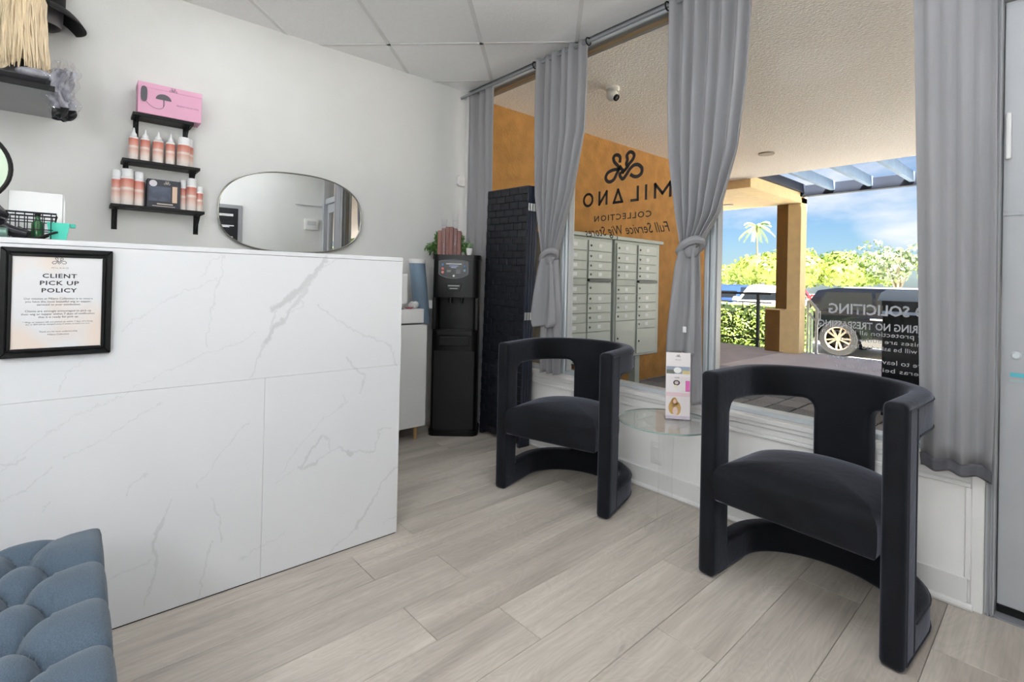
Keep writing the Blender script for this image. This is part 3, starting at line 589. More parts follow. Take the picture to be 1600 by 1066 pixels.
# ------------------------------------------------------------------ tufted bench, lower left
BLUE = mat('slate_blue_linen', (74, 88, 102), .9, var=.22, vscale=420, bump=.25, bscale=500, sheen=.2)
bn = thing('tufted_bench', 'slate blue button-tufted bench in front of the marble counter', 'bench', (2.35, -2.8, 0))
BX, BY = .165, .110
def bench_z(x, y):
    ox, oy = x-1.869, y+2.384
    e = min(x-1.69, 3.0-x, -2.300-y, y+3.3)
    u = ox/BX+oy/BY; v = ox/BX-oy/BY
    du = abs(u-round(u)); dv = abs(v-round(v))
    if oy < 0:
        dm = max(1e-6, abs(math.sin(PI*u)*math.sin(PI*v)))**.36
        i = round(oy/(BY/2)); x0 = (i % 2)*BX/2; dx = ox-x0-round((ox-x0)/BX)*BX; dy = oy-i*BY/2
    else:
        dm = max(1e-6, abs(math.sin(PI*ox/BX)))**.36; dx = ox-round(ox/BX)*BX; dy = oy
        k = min(1, oy/.075); dm = dm*(1-.35*k)+.35*k*.95
    q = min(1, max(0, (x-1.69)/.10)); dm = dm*q+.92*(1-q)
    db = math.hypot(dx, dy*1.2)
    z = .437 + .040*dm - .030*math.exp(-(db/.017)**1.6)*q
    r = .035
    if e < r: z -= r-math.sqrt(max(0, r*r-(r-max(e, 0))**2))
    return z
def bench_top(u, v):
    x = 1.69+1.31*u; y = -2.300-1.0*v
    return (x-2.35, y+2.8, bench_z(x, y))
MB().grid(300, 230, bench_top).build('tufted_top', BLUE, bn, True)
MB().prism([(1.69-2.35, -3.3+2.8), (3.0-2.35, -3.3+2.8), (3.0-2.35, -2.3+2.8), (1.69-2.35, -2.3+2.8)], 2, .13, .395).build('base', BLUE, bn)
for i in range(-1, 7):
    for j in range(0, 12):
        x = 1.869+BX*i+(j % 2)*BX/2; y = -2.384-BY/2*j
        if 1.74 < x < 2.95 and y > -3.0: MB().lathe([(.001, .010), (.006, .009), (.010, .004), (.010, 0)], 10, (x-2.35, y+2.8, .4205)).build('button', BLUE, bn, True)
for sx in (1.75, 2.94):
    for sy in (-3.24, -2.36): MB().lathe([(.018, 0), (.026, .135)], 14, (sx-2.35, sy+2.8, 0)).build('leg', BLACK, bn, True)

# ------------------------------------------------------------------ curtains and rod
CUR = fabric('grey_linen_curtain', (186, 186, 190), .45); CUR2 = fabric('grey_sheer_lining', (204, 204, 208), .6)
def sheet(name, prof, n, amp, par, y0=-.07, m=CUR, nu=90, nv=40, ph=0., wob=.3, amp2=None, hook=0.):
    prof = sorted(prof); zs = [p[0] for p in prof]; xl = [p[1] for p in prof]; xr = [p[2] for p in prof]; z0, z1 = zs[0], zs[-1]
    def fn(u, v):
        z = z0+(z1-z0)*v; a, b_ = np.interp(z, zs, xl), np.interp(z, zs, xr)
        A = amp if amp2 is None else amp2+(amp-amp2)*v
        q = 2*PI*n*u+ph+wob*math.sin(3*v+u*2)
        s = math.sin(q); s = math.copysign(abs(s)**.8, s)
        x = a+(b_-a)*(u+.012*math.sin(q*2+v*2)/n*2)
        return (x, y0+A*s+.35*A*math.sin(q*.5+1.3+v*1.5), z+.004*math.sin(q))
    o = MB().grid(nu, nv, fn).build(name, m, par, True)
    md = o.modifiers.new('thick', 'SOLIDIFY'); md.thickness = .0025; md.offset = 0
    return o
def knot(par, c, r, m=CUR):
    b = MB()
    b.tube([(c[0]+r[0]*math.cos(a)*1.0, c[1]+r[1]*math.sin(a), c[2]+.035*math.cos(a+.6)) for a in [2*PI*i/24 for i in range(24)]], .020, 8, True)
    b.ell((c[0], c[1], c[2]-.005), (r[0]*.8, r[1]*.8, r[2]), 16, 10)
    b.build('knot', m, par, True)
c1 = thing('curtain', 'straight grey curtain in the corner behind the water dispenser', 'curtain', (0, 0, 0), 0, 'grey curtains along the shopfront')
sheet('drape', [(2.562, .075, .37), (1.8, .07, .385), (1.3, .07, .36), (1.24, .07, .335), (.512, .07, .325)], 3.2, .022, c1, y0=-.042, amp2=.004)
sheet('lining', [(2.555, .345, .385), (1.8, .36, .40), (1.0, .335, .365), (.52, .325, .355)], .8, .008, c1, y0=-.035, m=CUR2, nu=20)
c2 = thing('curtain', 'grey curtain tied in a knot beside the folding screen', 'curtain', (0, 0, 0), 0, 'grey curtains along the shopfront')
sheet('drape', [(2.572, .862, 1.322), (2.3, .862, 1.32), (2.03, .868, 1.313), (1.66, .893, 1.226), (1.46, .94, 1.152), (1.34, .972, 1.11), (1.26, .99, 1.085)], 6.5, .022, c2, amp2=.028, ph=.5)
knot(c2, (1.04, -.078, 1.262), (.055, .035, .05))
sheet('tail', [(1.27, 1.0, 1.075), (1.2, .962, 1.10), (1.05, .925, 1.115), (.9, .895, 1.127), (.84, .897, 1.125), (.812, .918, 1.10)], 1.6, .014, c2, y0=-.098, amp2=.03, ph=2.2)
sheet('lower_drape', [(1.24, .99, 1.09), (1.0, .955, 1.115), (.8, .945, 1.125), (.515, .94, 1.13)], 3.2, .014, c2, y0=-.055, m=CUR2, ph=1.)
c3 = thing('curtain', 'grey curtain tied in a knot above the glass table', 'curtain', (0, 0, 0), 0, 'grey curtains along the shopfront')
sheet('drape', [(2.578, 1.855, 2.31), (2.35, 1.857, 2.30), (2.05, 1.86, 2.286), (1.74, 1.876, 2.25), (1.44, 1.93, 2.16), (1.34, 1.957, 2.09), (1.285, 1.97, 2.06)], 6.5, .024, c3, amp2=.028, ph=1.1)
knot(c3, (2.02, -.078, 1.285), (.055, .038, .05))
sheet('tail', [(1.29, 1.975, 2.05), (1.2, 1.945, 2.062), (1.0, 1.922, 2.066), (.86, 1.905, 2.066), (.763, 1.899, 2.064)], 1.5, .014, c3, y0=-.098, amp2=.026, ph=2.6)
sheet('lower_drape', [(1.26, 1.985, 2.06), (1.0, 1.97, 2.075), (.75, 1.96, 2.085), (.515, 1.955, 2.09)], 2.6, .013, c3, y0=-.055, m=CUR2, ph=.4)
MB().box(2.018, 2.036, -.132, -.129, .87, .898).build('care_tag', TRIM, c3)
c4 = thing('curtain', 'long straight grey curtain hanging beside the door frame', 'curtain', (0, 0, 0), 0, 'grey curtains along the shopfront')
sheet('drape', [(2.57, 2.872, 3.105), (2.15, 2.88, 3.106), (1.45, 2.897, 3.112), (.78, 2.911, 3.115), (.515, 2.919, 3.110)], 2.6, .010, c4, amp2=.012, ph=.8)
sheet('hem', [(.516, 2.919, 3.110), (.472, 2.920, 3.109)], 2.6, .009, c4, ph=.8, nv=6, m=fabric('grey_linen_hem', (112, 112, 118), .2))
rd = thing('curtain_rod', 'slim grey metal rod carrying the curtains under the window head', 'rod', (0, -.07, 2.545))
MB().tube([(.015, 0, 0), (3.2, 0, 0)], .010, 12).build('tube', ALU, rd, True)
for x in (.2, 1.1, 2.1, 3.0): MB().tube([(x, 0, 0), (x, .07, 0), (x, .092, 0)], .006, 8).build('bracket', ALU, rd, True)
for x in (1.326, .864, 1.86, 2.312): MB().tube([(x, .022*math.cos(a), .022*math.sin(a)) for a in [2*PI*i/20 for i in range(20)]], .004, 6, True).build('ring', BLACK, rd, True)

# ------------------------------------------------------------------ folding screen leaning by the corner
NAVY = mat('navy_woven_fibre', (12, 15, 26), .5, var=.3, vscale=60, bump=.2, bscale=90); NAVYF = mat('navy_screen_frame', (40, 46, 62), .5, var=.15)
sc = thing('folding_screen', 'folded dark navy woven screen leaning at the corner window', 'screen', (.64, -.10, 0), 0)
sc.rotation_euler = (0, math.radians(1.4), 0)
WV = MB()
for k in range(4):
    y0 = -.032+k*.0235; y1 = y0+.019; p = MB()
    for a, b_ in ((-.215, -.193), (.193, .215)): p.box(a, b_, y0, y1, 0, 1.735)
    for z in (.04, 1.712): p.box(-.193, .193, y0, y1, z, z+.023)
    p.build('panel_frame', NAVYF if k else NAVYF, sc)
    if k: box('woven_panel', NAVY, sc, -.193, .193, y0+.004, y1-.004, .06, 1.715)
nx_, nz_ = 9, 36
for i in range(nx_):
    for j in range(nz_):
        x = -.213+.426*(i+.5)/nx_; z = .03+1.70*(j+.5)/nz_; o_ = (i+j) % 2
        WV.box(x-.0228, x+.0228, -.034-(.004 if o_ else 0), -.030, z-.0228, z+.0228, b=.0018)
o = WV.build('woven_panel', NAVY, sc); o['kind'] = 'stuff'
CHR = mat('chrome', (225, 226, 226), .15, metal=1.)
for z in (.85, 1.57):
    for k in range(3): MB().box(.2152, .2185, -.030+k*.0235, -.012+k*.0235, z, z+.05, b=.001).build('hinge', mat('bright_steel', (215, 216, 214), .3, metal=.6), sc)

# ------------------------------------------------------------------ water dispenser
CB = mat('black_plastic', (6, 6, 7), .36, var=.05, spec=.35, bump=.05, bscale=400); CB2 = mat('black_textured_plastic', (10, 11, 14), .6, var=.1, vscale=300, bump=.3, bscale=500)
DARK = mat('recess_black', (6, 6, 7), .3)
WD = .330; TH = math.radians(50)
wd = thing('water_dispenser', 'tall black water dispenser standing in the corner', 'dispenser', (.264, -.456, 0), TH); wd.scale = (1, 1, 1.022)
def rprism(name, m, x0, x1, y0, y1, z0, z1, r, par=wd, smooth=True):
    pts = []
    for cx, cy, a0 in ((x1-r, y1-r, 0), (x0+r, y1-r, 90), (x0+r, y0+r, 180), (x1-r, y0+r, 270)):
        for k in range(5): a = math.radians(a0+k*22.5); pts.append((cx+r*math.cos(a), cy+r*math.sin(a)))
    return MB().prism(pts, 2, z0, z1).build(name, m, par, smooth)
rprism('lower_body', CB, 0, WD, 0, .265, .02, .60, .05); rprism('foot', CB, -.012, WD+.012, -.012, .265, 0, .03, .055)
rprism('front_panel', CB2, .02, WD-.02, -.006, .02, .05, .585, .006)
rprism('middle_body', CB, 0, WD, 0, .265, .60, .725, .05); rprism('back_body', CB, 0, WD, .13, .265, .725, .955, .05)
for a, b_ in ((0, .03), (WD-.03, WD)): box('alcove_wall', CB, wd, a, b_, .02, .15, .725, .955, b=.008, seg=2)
rprism('upper_body', CB, 0, WD, 0, .265, .955, 1.225, .05); rprism('lid', CB, -.006, WD+.006, -.004, .265, 1.218, 1.250, .052)
box('drip_tray', DARK, wd, .04, WD-.04, -.006, .12, .690, .728, b=.004); box('tray_tank', CB2, wd, .06, WD-.06, -.01, .02, .62, .685, b=.006, seg=2)
MB().tube([(WD/2-.04, .06, .96), (WD/2-.04, .06, .915)], .012, 10).tube([(WD/2+.04, .06, .96), (WD/2+.04, .06, .915)], .012, 10).build('spout', DARK, wd, True)
sp = [(.045, 1.205), (.045, 1.115)] + [(.045+.207*i/12, 1.115-.030*math.sin(PI*i/12)**.7) for i in range(1, 12)] + [(.252, 1.115), (.252, 1.205)] + [(.252-.207*i/12, 1.205+.010*math.sin(PI*i/12)) for i in range(1, 12)]
MB().prism(sp, 1, -.006, .004).build('control_panel', DARK, wd)
cp = MB().tube([(x, -.006, z) for x, z in sp], .0022, 6, True).build('panel_rim', mat('panel_rim_grey', (120, 122, 128), .4), wd)
def dot(x, z, r, c): MB().lathe([(r, 0), (r*.8, -.003), (.001, -.0035)], 14, (x, -.0061, z), 1).build('button', mat('button_%d_%d_%d' % c, c, .4), wd, True)
dot(.072, 1.178, .009, (88, 140, 190)); dot(.072, 1.152, .010, (214, 120, 116)); dot(.072, 1.128, .010, (226, 140, 136)); dot(.226, 1.170, .009, (90, 130, 170)); dot(.226, 1.142, .009, (120, 160, 180)); dot(.150, 1.104, .008, (232, 232, 230))
for x0, x1, z, c in ((.095, .205, 1.186, (235, 236, 238)), (.118, .180, 1.172, (170, 176, 214)), (.130, .168, 1.161, (190, 194, 222)), (.100, .130, 1.140, (150, 150, 140)), (.100, .128, 1.132, (130, 130, 130)), (.166, .196, 1.144, (120, 120, 124)), (.166, .196, 1.134, (120, 120, 124)), (.166, .196, 1.124, (120, 120, 124))):
    box('panel_print', mat('panel_print_%d_%d_%d' % c, c, .5), wd, x0, x1, -.0065, -.006, z-.003, z+.003)
MB().prism([(.095, 1.05), (.21, 1.05), (.195, 1.0), (.11, 1.0)], 1, -.008, .002, .002, 1).build('plaque', CB, wd)
box('plaque_print', mat('plaque_print', (170, 172, 176), .4), wd, .112, .193, -.0088, -.008, 1.032, 1.039); box('plaque_print', mat('plaque_print', (170, 172, 176), .4), wd, .124, .180, -.0088, -.008, 1.014, 1.019)
# cup dispenser tube at its side
cu = thing('cup_dispenser', 'slate blue paper cup tube with white rim on the side of the water dispenser', 'dispenser', (.203, -.520, .79)); cu.rotation_euler = (0, 0, 0)
def tl(p): return (p[0], p[1]+.06*(0-p[2])/.45+.03, p[2])
m = MB().lathe([(.052, .0), (.055, .05), (.056, .42)], 28, caps=True); m.v = [tl(p) for p in m.v]; m.build('tube', mat('slate_blue_plastic', (112, 132, 150), .35, var=.06), cu, True)
m = MB().lathe([(.056, .42), (.060, .425), (.060, .447), (.052, .45), (.03, .445)], 28); m.v = [tl(p) for p in m.v]; m.build('rim', TRIM, cu, True)
box('mounting_clip', TRIM, cu, -.02, .02, .055, .105, .10, .16, b=.004)
# things on top of the dispenser
LEAF = mat('green_foliage', (86, 128, 62), .6, var=.35, vscale=30)
def leaves(mb, c, r, n, size, rr=rnd, flat=.0):
    for _ in range(n):
        d_ = Vector((rr.gauss(0, 1), rr.gauss(0, 1), rr.gauss(0, 1))).normalized()*(rr.random()**.45)
        p = Vector((c[0]+d_.x*r[0], c[1]+d_.y*r[1], c[2]+d_.z*r[2])); a = Vector((rr.gauss(0, 1), rr.gauss(0, 1), rr.gauss(0, 1))).normalized(); b_ = a.orthogonal().normalized(); s = size*(.6+.8*rr.random())
        mb.add([p-a*s, p+b_*s*.45, p+a*s, p-b_*s*.45], [(0, 1, 2, 3)])
    return mb
MAUVE = mat('rosewood_slats', (150, 108, 100), .7, var=.15, stretch=(8, 8, 1))
pl = thing('planter', 'rosy wooden planter with trailing greenery on the water dispenser', 'planter', (.205, -.275, 1.2775), TH)
for i in range(6):
    x0 = -.085+.0285*i; h = .17+.04*math.sin(PI*(i+.5)/6)
    box('slat', MAUVE, pl, x0, x0+.0265, -.05, .05, 0, h, b=.002)
f = MB(); leaves(f, (-.12, -.0, .05), (.065, .06, .05), 170, .016); leaves(f, (-.09, 0, .12), (.03, .05, .05), 70, .015); leaves(f, (.115, .0, .06), (.05, .05, .055), 130, .016); leaves(f, (.09, 0, .13), (.02, .05, .03), 40, .013)
o = f.build('foliage', LEAF, pl); o['kind'] = 'stuff'
CUPG = thin_glass('clear_plastic', (.93, .93, .95), .8, .3)
for (x, y, h, lab) in ((.283, -.378, .25, 'stack of clear plastic cups on the left of the planter front'), (.333, -.317, .29, 'taller stack of clear plastic cups on the right of the planter front')):
    t = thing('cup_stack', lab, 'cups', (x, y, 1.2775), 0, 'clear cup stacks on the dispenser')
    for i in range(6): MB().lathe([(.017, i*h/6), (.022, i*h/6+h/5.6), (.023, i*h/6+h/5.6)], 20, caps=False).build('cup', CUPG, t, True)
vs = thing('small_pot', 'little white pot on the water dispenser beside the planter', 'pot', (.325, -.185, 1.2775))
MB().lathe([(.014, 0), (.022, .02), (.024, .055), (.021, .055), (.019, .04)], 18).build('pot', TRIM, vs, True)
f = MB(); leaves(f, (0, 0, .08), (.03, .03, .03), 40, .012); o = f.build('foliage', mat('pale_foliage', (150, 176, 140), .6, var=.3), vs); o['kind'] = 'stuff'

# ------------------------------------------------------------------ white cabinet and the things on it
LAC = mat('white_lacquer', (226, 226, 226), .3, var=.01)
cb = thing('cabinet', 'white cabinet with pale wooden legs between counter and water dispenser', 'cabinet', (.17, -.86, 0))
box('body', LAC, cb, -.155, .145, -.36, .327, .097, .79, b=.002); box('door', LAC, cb, .146, .162, -.36, -.018, .10, .787, b=.002); box('door', LAC, cb, .146, .162, -.014, .330, .10, .787, b=.002)
box('drawer', LAC, cb, -.15, .155, -.34, .306, .802, .897, b=.004, seg=2); box('shadow_gap', mat('grey_gap', (120, 120, 120), .8), cb, -.145, .14, -.33, .30, .79, .802)
OAK = mat('pale_oak_leg', (196, 160, 108), .5, var=.1, stretch=(1, 1, .1))
for sx in (.11, -.12):
    for sy in (.283, -.31): MB().lathe([(.010, 0), (.016, .097)], 14, (sx, sy, 0)).build('leg', OAK, cb, True)
tw = thing('towel_box', 'white paper towel box on a black stand behind the counter end', 'box', (.30, -.745, .897))
box('box', LAC, tw, -.06, .03, -.06, .058, .036, .235, b=.004, seg=2); MB().lathe([(.035, 0), (.012, .006), (.010, .036)], 16, (-.01, .02, 0)).build('stand', BLACK, tw, True)
dr = thing('pink_dish', 'small pink dish on the white cabinet', 'dish', (.285, -.648, .897)); MB().lathe([(.02, 0), (.032, .010), (.030, .010), (.018, .003)], 24).build('dish', mat('rose_ceramic', (196, 110, 120), .4), dr, True)
fw_ = thing('tissue_bundle', 'crumpled white tissue on the white cabinet', 'tissue', (.26, -.60, .897))
m = MB().ell((0, 0, .022), (.03, .03, .024), 14, 8); m.v = [(p[0]*(1+.3*math.sin(p[2]*300+p[1]*200)), p[1]*(1+.3*math.sin(p[0]*260)), max(0, p[2]*(1+.2*math.sin(p[0]*310)))) for p in m.v]; m.build('tissue', TRIM, fw_, True)
ws = thing('alarm_sensor', 'small white alarm sensor on the wall near the corner', 'sensor', (.001, -.06, 1.846))
MB().prism([(-.035, .012), (-.02, 0), (.02, 0), (.035, .012), (.035, .07), (.02, .085), (-.02, .085), (-.035, .07)], 0, 0, .03, .004, 2).build('case', TRIM, ws, True); box('lens', LAC, ws, .029, .033, -.02, .02, .02, .045, b=.002)

# ------------------------------------------------------------------ wall mirror
MIR = mat('mirror_silver', (232, 234, 234), .01, metal=1., var=.001)
mr_ = thing('wall_mirror', 'rounded pebble shaped mirror on the white back wall above the counter', 'mirror', (.016, -1.322, 1.497)); mr_.rotation_euler = (0, 0, math.radians(-1.7))
def sq(t, a, b_, n=2.55): c, s = math.cos(t), math.sin(t); return (a*math.copysign(abs(c)**(2/n), c), b_*math.copysign(abs(s)**(2/n), s))
def mo(t, k=0.):
    y, z = sq(t, .422+k, .243+k); 
    return (y, z + y*.02 - .01*(y/.42)**2)
pts = [mo(2*PI*i/96) for i in range(96)]
o = MB().prism(pts, 0, .012, .018).build('glass', MIR, mr_)
MB().prism([(p[0]*.97, p[1]*.97) for p in pts], 0, 0, .012).build('backing', BLACK, mr_)
MB().tube([(.0155, *mo(2*PI*i/96, .003)) for i in range(96)], .0052, 8, True).build('rim', mat('brushed_gold_rim', (150, 148, 140), .25, metal=.8), mr_, True)

# ------------------------------------------------------------------ three small shelves with products
def shelf(zt, y0, y1, lab, dep=.125):
    t = thing('wall_shelf', lab, 'shelf', (0.001, (y0+y1)/2, zt-.016), 0, 'black wall shelves'); h = (y1-y0)/2
    box('board', BLACK, t, 0, dep, -h, h, 0, .016, b=.0015)
    for sg in (-1, 1):
        y = sg*(h-.022)
        MB().box(0, .004, y-.012, y+.012, -.105, 0).box(.004, dep-.01, y-.012, y+.012, -.004, 0).prism([(.004, -.10), (.004, -.085), (dep-.015, -.006), (dep-.002, -.004)], 1, y-.003, y+.003).build('bracket', BLACK, t)
    return t
shelf(1.919, -2.158, -1.893, 'short black shelf under the pink box, highest of three'); shelf(1.678, -2.196, -1.858, 'black shelf holding a row of pink bottles, middle of three'); shelf(1.444, -2.237, -1.832, 'widest black shelf with bottles and a dark box, lowest of three')
def bottlemat():
    m = bpy.data.materials.new('pink_gradient_label'); m.use_nodes = True; t = m.node_tree; b = t.nodes['Principled BSDF']
    tcn = N(t, 'ShaderNodeTexCoord'); sx = N(t, 'ShaderNodeSeparateXYZ'); t.links.new(tcn.outputs['Object'], sx.inputs[0])
    mr = N(t, 'ShaderNodeMapRange'); mr.inputs['From Max'].default_value = .13; t.links.new(sx.outputs['Z'], mr.inputs['Value'])
    rp = N(t, 'ShaderNodeValToRGB'); e = rp.color_ramp.elements; e[0].position = 0; e[0].color = (*lin((238, 232, 228)), 1); e[1].position = .93; e[1].color = (*lin((206, 120, 104)), 1)
    for p, c in ((.25, (240, 222, 214)), (.5, (224, 176, 160)), (.6, (236, 222, 216)), (.66, (222, 160, 144))): q = e.new(p); q.color = (*lin(c), 1)
    q = e.new(.97); q.color = (*lin((238, 238, 238)), 1)
    t.links.new(mr.outputs[0], rp.inputs[0]); t.links.new(rp.outputs[0], b.inputs['Base Color']); b.inputs['Roughness'].default_value = .3; return m
PINKB = bottlemat(); CAPW = mat('white_plastic_cap', (240, 240, 242), .35)
def bottle(y, z, x, r, h, kind, lab):
    t = thing('bottle', lab, 'bottle', (x, y, z), 0, 'pink hair care bottles'); k = h/.17
    bd = MB().lathe([(r*.92, 0), (r, .004), (r, .125), (r*.96, .131), (r*.7, .137), (r*.45, .139)], 22).build('body', PINKB, t, True)
    bd.scale = (1, 1, k)
    if kind == 'cone': cp_ = MB().lathe([(r*.62, .138), (r*.6, .150), (r*.3, .160), (r*.16, .182), (r*.1, .186)], 18)
    else: cp_ = MB().lathe([(r*.86, .134), (r*.88, .138), (r*.88, .166), (r*.8, .17)], 20)
    c = cp_.build('cap', CAPW, t, True); c.scale = (1, 1, k); return t
MID = ['first', 'second', 'third', 'fourth']
for i, y in enumerate((-2.148, -2.100, -2.044, -1.990)): bottle(y, 1.678, .075, .021 if i != 2 else .024, .155, 'cone', 'pink nozzle-topped bottle on the middle shelf, %s from the left' % MID[i])
bottle(-1.932, 1.678, .085, .030, .158, 'flat', 'wide pink bottle with flat white lid at the right of the middle shelf'); bottle(-1.905, 1.678, .035, .026, .165, 'flat', 'pink bottle half hidden behind the wide one at the middle shelf end')
for y, x, r, h, lab in ((-2.212, .07, .021, .175, 'pink bottle at the far left end of the lowest shelf'), (-2.170, .082, .028, .185, 'tallest pink bottle left of the dark box on the lowest shelf'), (-2.120, .07, .023, .178, 'pink bottle touching the left side of the dark box'), (-1.928, .06, .020, .165, 'slim pink bottle right beside the dark box'), (-1.890, .08, .024, .178, 'wider pink bottle near the right end of the lowest shelf'), (-1.850, .07, .017, .14, 'smallest pink bottle at the right end of the lowest shelf')):
    bottle(y, 1.444, x, r, h, 'flat', lab)
db = thing('product_box', 'dark charcoal product box standing among bottles on the lowest shelf', 'box', (.075, -2.016, 1.444))
box('carton', mat('charcoal_card', (44, 46, 56), .5, var=.15), db, -.03, .03, -.073, .073, 0, .148, b=.001)
box('photo_panel', mat('dark_photo', (70, 78, 98), .4, var=.5, vscale=25), db, .03, .0306, -.066, .03, .035, .112); box('cream_panel', mat('cream_print', (226, 196, 172), .5), db, .03, .0306, .036, .058, .032, .118)
MB().lathe([(.017, .0302), (.017, .0308)], 18, (0, -.048, .126), 0).build('round_sticker', mat('pale_sticker', (220, 214, 220), .5), db); box('title_print', mat('gold_print', (208, 196, 186), .5), db, .03, .0306, -.03, .04, .018, .024); box('title_print', mat('gold_print', (208, 196, 186), .5), db, .03, .0306, -.05, .05, .008, .011)
ribbon([[(a*.9, c*.9) for a, c in s] for s in lg], .0016, lambda a, c: (.0309, -a+.012, .13+c)).build('printed_logo', mat('gold_print', (208, 196, 186), .5), db)
pb = thing('pink_box', 'pink gift box with a printed dryer on the highest shelf', 'box', (.078, -2.010, 1.919), 0)
PK = mat('pink_card', (226, 168, 196), .5, var=.03)
MB().box(-.055, .055, -.130, .150, 0, .158, b=.002).build('carton', PK, pb); MB().box(-.056, .0565, -.131, .151, .134, .1595, b=.001).build('lid', PK, pb)
GP = mat('grey_print', (92, 88, 96), .5)
def pbp(fn): return lambda a, c: (.0575, a, c)
def fan(name, pts, m, par, x): k = MB(); k.v = [(x, *p) for p in pts]; k.f = [tuple(range(len(pts)))]; k.build(name, m, par)
fan('printed_handle', [(-.105+.014*math.cos(t_)*1.0, .098+.040*math.copysign(abs(math.sin(t_))**.5, math.sin(t_))) for t_ in [2*PI*i/24 for i in range(24)]], GP, pb, .0576)
fan('printed_hood', [(-.022+.034*math.cos(PI*i/16), .084+.030*math.sin(PI*i/16)) for i in range(17)], GP, pb, .0576)
ribbon([[(-.095, .062), (-.085, .05), (-.06, .035), (-.03, .038), (-.018, .06), (-.02, .085)], [(-.022, .085), (-.022, .045)]], .0022, lambda a, c: (.0576, a, c)).build('printed_cord', GP, pb)
text('MILANO COLLECTION', GP, pb, (.0577, .085, .066), U, V, .10, .007, 'printed_line'); ribbon([[(a*1.1, c*1.1) for a, c in s] for s in lg], .0018, lambda a, c: (.0577, -a+.02, .14+c)).build('printed_logo', GP, pb)

# ------------------------------------------------------------------ upper left shelf, wig, hat, plastic bag
GSH = mat('grey_board', (176, 177, 180), .6, var=.03)
us = thing('display_shelf', 'deep grey display shelf high on the wall at the left edge', 'shelf', (.001, -2.9, 1.84))
box('board', GSH, us, 0, .499, -.7, .458, 0, .016, b=.002); box('front_edge', BLACK, us, .4985, .503, -.7, .459, -.001, .022, b=.001); box('top_liner', BLACK, us, 0, .4985, -.7, .457, .016, .020)
for y in (-.5, .40): MB().box(0, .004, y-.012, y+.012, -.0, .15).build('wall_plate', GSH, us)
HAIRM = mat('blonde_hair', (232, 212, 180), .45, var=.18, vscale=120, stretch=(1, 1, .04), sheen=.2)
wg = thing('blonde_wig', 'straight blonde wig on a mannequin head at the upper left', 'wig', (.36, -2.575, 1.861))
MB().lathe([(.06, 0), (.055, .02), (.045, .10), (.05, .18), (.075, .24), (.088, .32), (.08, .40), (.05, .455), (.005, .47)], 24).build('mannequin_head', mat('grey_mannequin', (120, 118, 120), .6), wg, True)
hr = MB(); rr = random.Random(3)
hr.grid(72, 24, lambda u, v: ((.098-.06*max(0, v-.75)*4*max(0, v-.75))*(1+.03*math.sin(2*PI*u*17)+.02*math.sin(2*PI*u*31+2))*math.cos(2*PI*u)*(1 if v < .86 else (1-v)*6.5), (.086+.012*v*(1-v))*(1+.03*math.sin(2*PI*u*17)+.02*math.sin(2*PI*u*29))*math.sin(2*PI*u)*(1 if v < .86 else (1-v)*6.5), .075+.03*math.sin(2*PI*u*5)*(1-v)+.395*v))
for i in range(420):
    a = rr.uniform(0, 2*PI); r0 = rr.uniform(.02, .088); y_, x_ = math.sin(a), math.cos(a); L = rr.uniform(.05, .11); pa = []
    ph = rr.uniform(0, 6); sp_ = rr.uniform(.98, 1.12)
    pa.append((x_*r0*.5, y_*r0*.5, .475)); pa.append((x_*.07, y_*.07, .45)); pa.append((x_*.096, y_*.096, .38))
    for k in range(1, 7): z = .38-(.38-L)*k/6; q = .1*sp_*(1+.02*k); pa.append((x_*q+.004*math.sin(ph+k), y_*q*.82+.004*math.cos(ph*2+k)+(.010*(k/6)**2 if y_ > .3 else 0), z))
    hr.tube(pa, [.0035]*7+[.003, .001], 4, caps=False)
hr.build('hair', HAIRM, wg, True)
MB().tube([(.1*math.cos(2*PI*i/30), .1*math.sin(2*PI*i/30), .40) for i in range(30)], .006, 6, True).build('head_band', BLACK, wg, True)
ht = thing('wide_brim_hat', 'black wide-brimmed hat with grey lining on a stand behind the blonde wig', 'hat', (.10, -2.504, 1.861)); ht.scale = (1.03, 1.03, 1.075)
FELT = mat('black_felt', (16, 16, 20), .8, sheen=.1)
MB().lathe([(.05, 0), (.05, .008), (.010, .014), (.010, .38)], 18).build('stand', BLACK, ht, True)
m = MB()
def brim(u, v):
    a = 2*PI*u; r = .075+.082*v; return (r*math.cos(a), r*math.sin(a), .445-.02*v-.055*v*v*(.5+.5*math.sin(a)))
m.grid(48, 8, brim); o = m.build('brim', FELT, ht, True); md = o.modifiers.new('thick', 'SOLIDIFY'); md.thickness = .004
MB().lathe([(.080, .44), (.08, .50), (.07, .53), (.03, .54), (.003, .535)], 28).build('crown', FELT, ht, True)
MB().lathe([(.074, .445), (.072, .37), (.066, .355)], 28, caps=False).build('lining', mat('grey_lining', (120, 118, 122), .6), ht, True); MB().lathe([(.066, .355), (.05, .345), (.002, .34)], 28).build('inner_band', FELT, ht, True)
bg_ = thing('plastic_bag', 'crumpled clear plastic bag of grey cloth hanging off the shelf end', 'bag', (.44, -2.420, 1.745))
rr = random.Random(5)
def crump(u, v, s=1.):
    a = 2*PI*u; z = .245*v; r = (.030+.022*math.sin(PI*min(1, v*1.05))**.6)*s*(1+.28*math.sin(5*a+9*v)+.2*math.sin(9*a-14*v+1)); return (r*math.cos(a)*1.3, r*math.sin(a)*.9+.01*math.sin(v*9), z)
BAG = thin_glass('crinkled_plastic', (.97, .97, .98), .8, .3)
MB().grid(40, 26, lambda u, v: crump(u, v)).build('bag', BAG, bg_, True); MB().grid(36, 20, lambda u, v: crump(u, v*.82+.02, .72)).build('cloth', mat('grey_satin', (160, 160, 168), .4, var=.3, vscale=40), bg_, True)
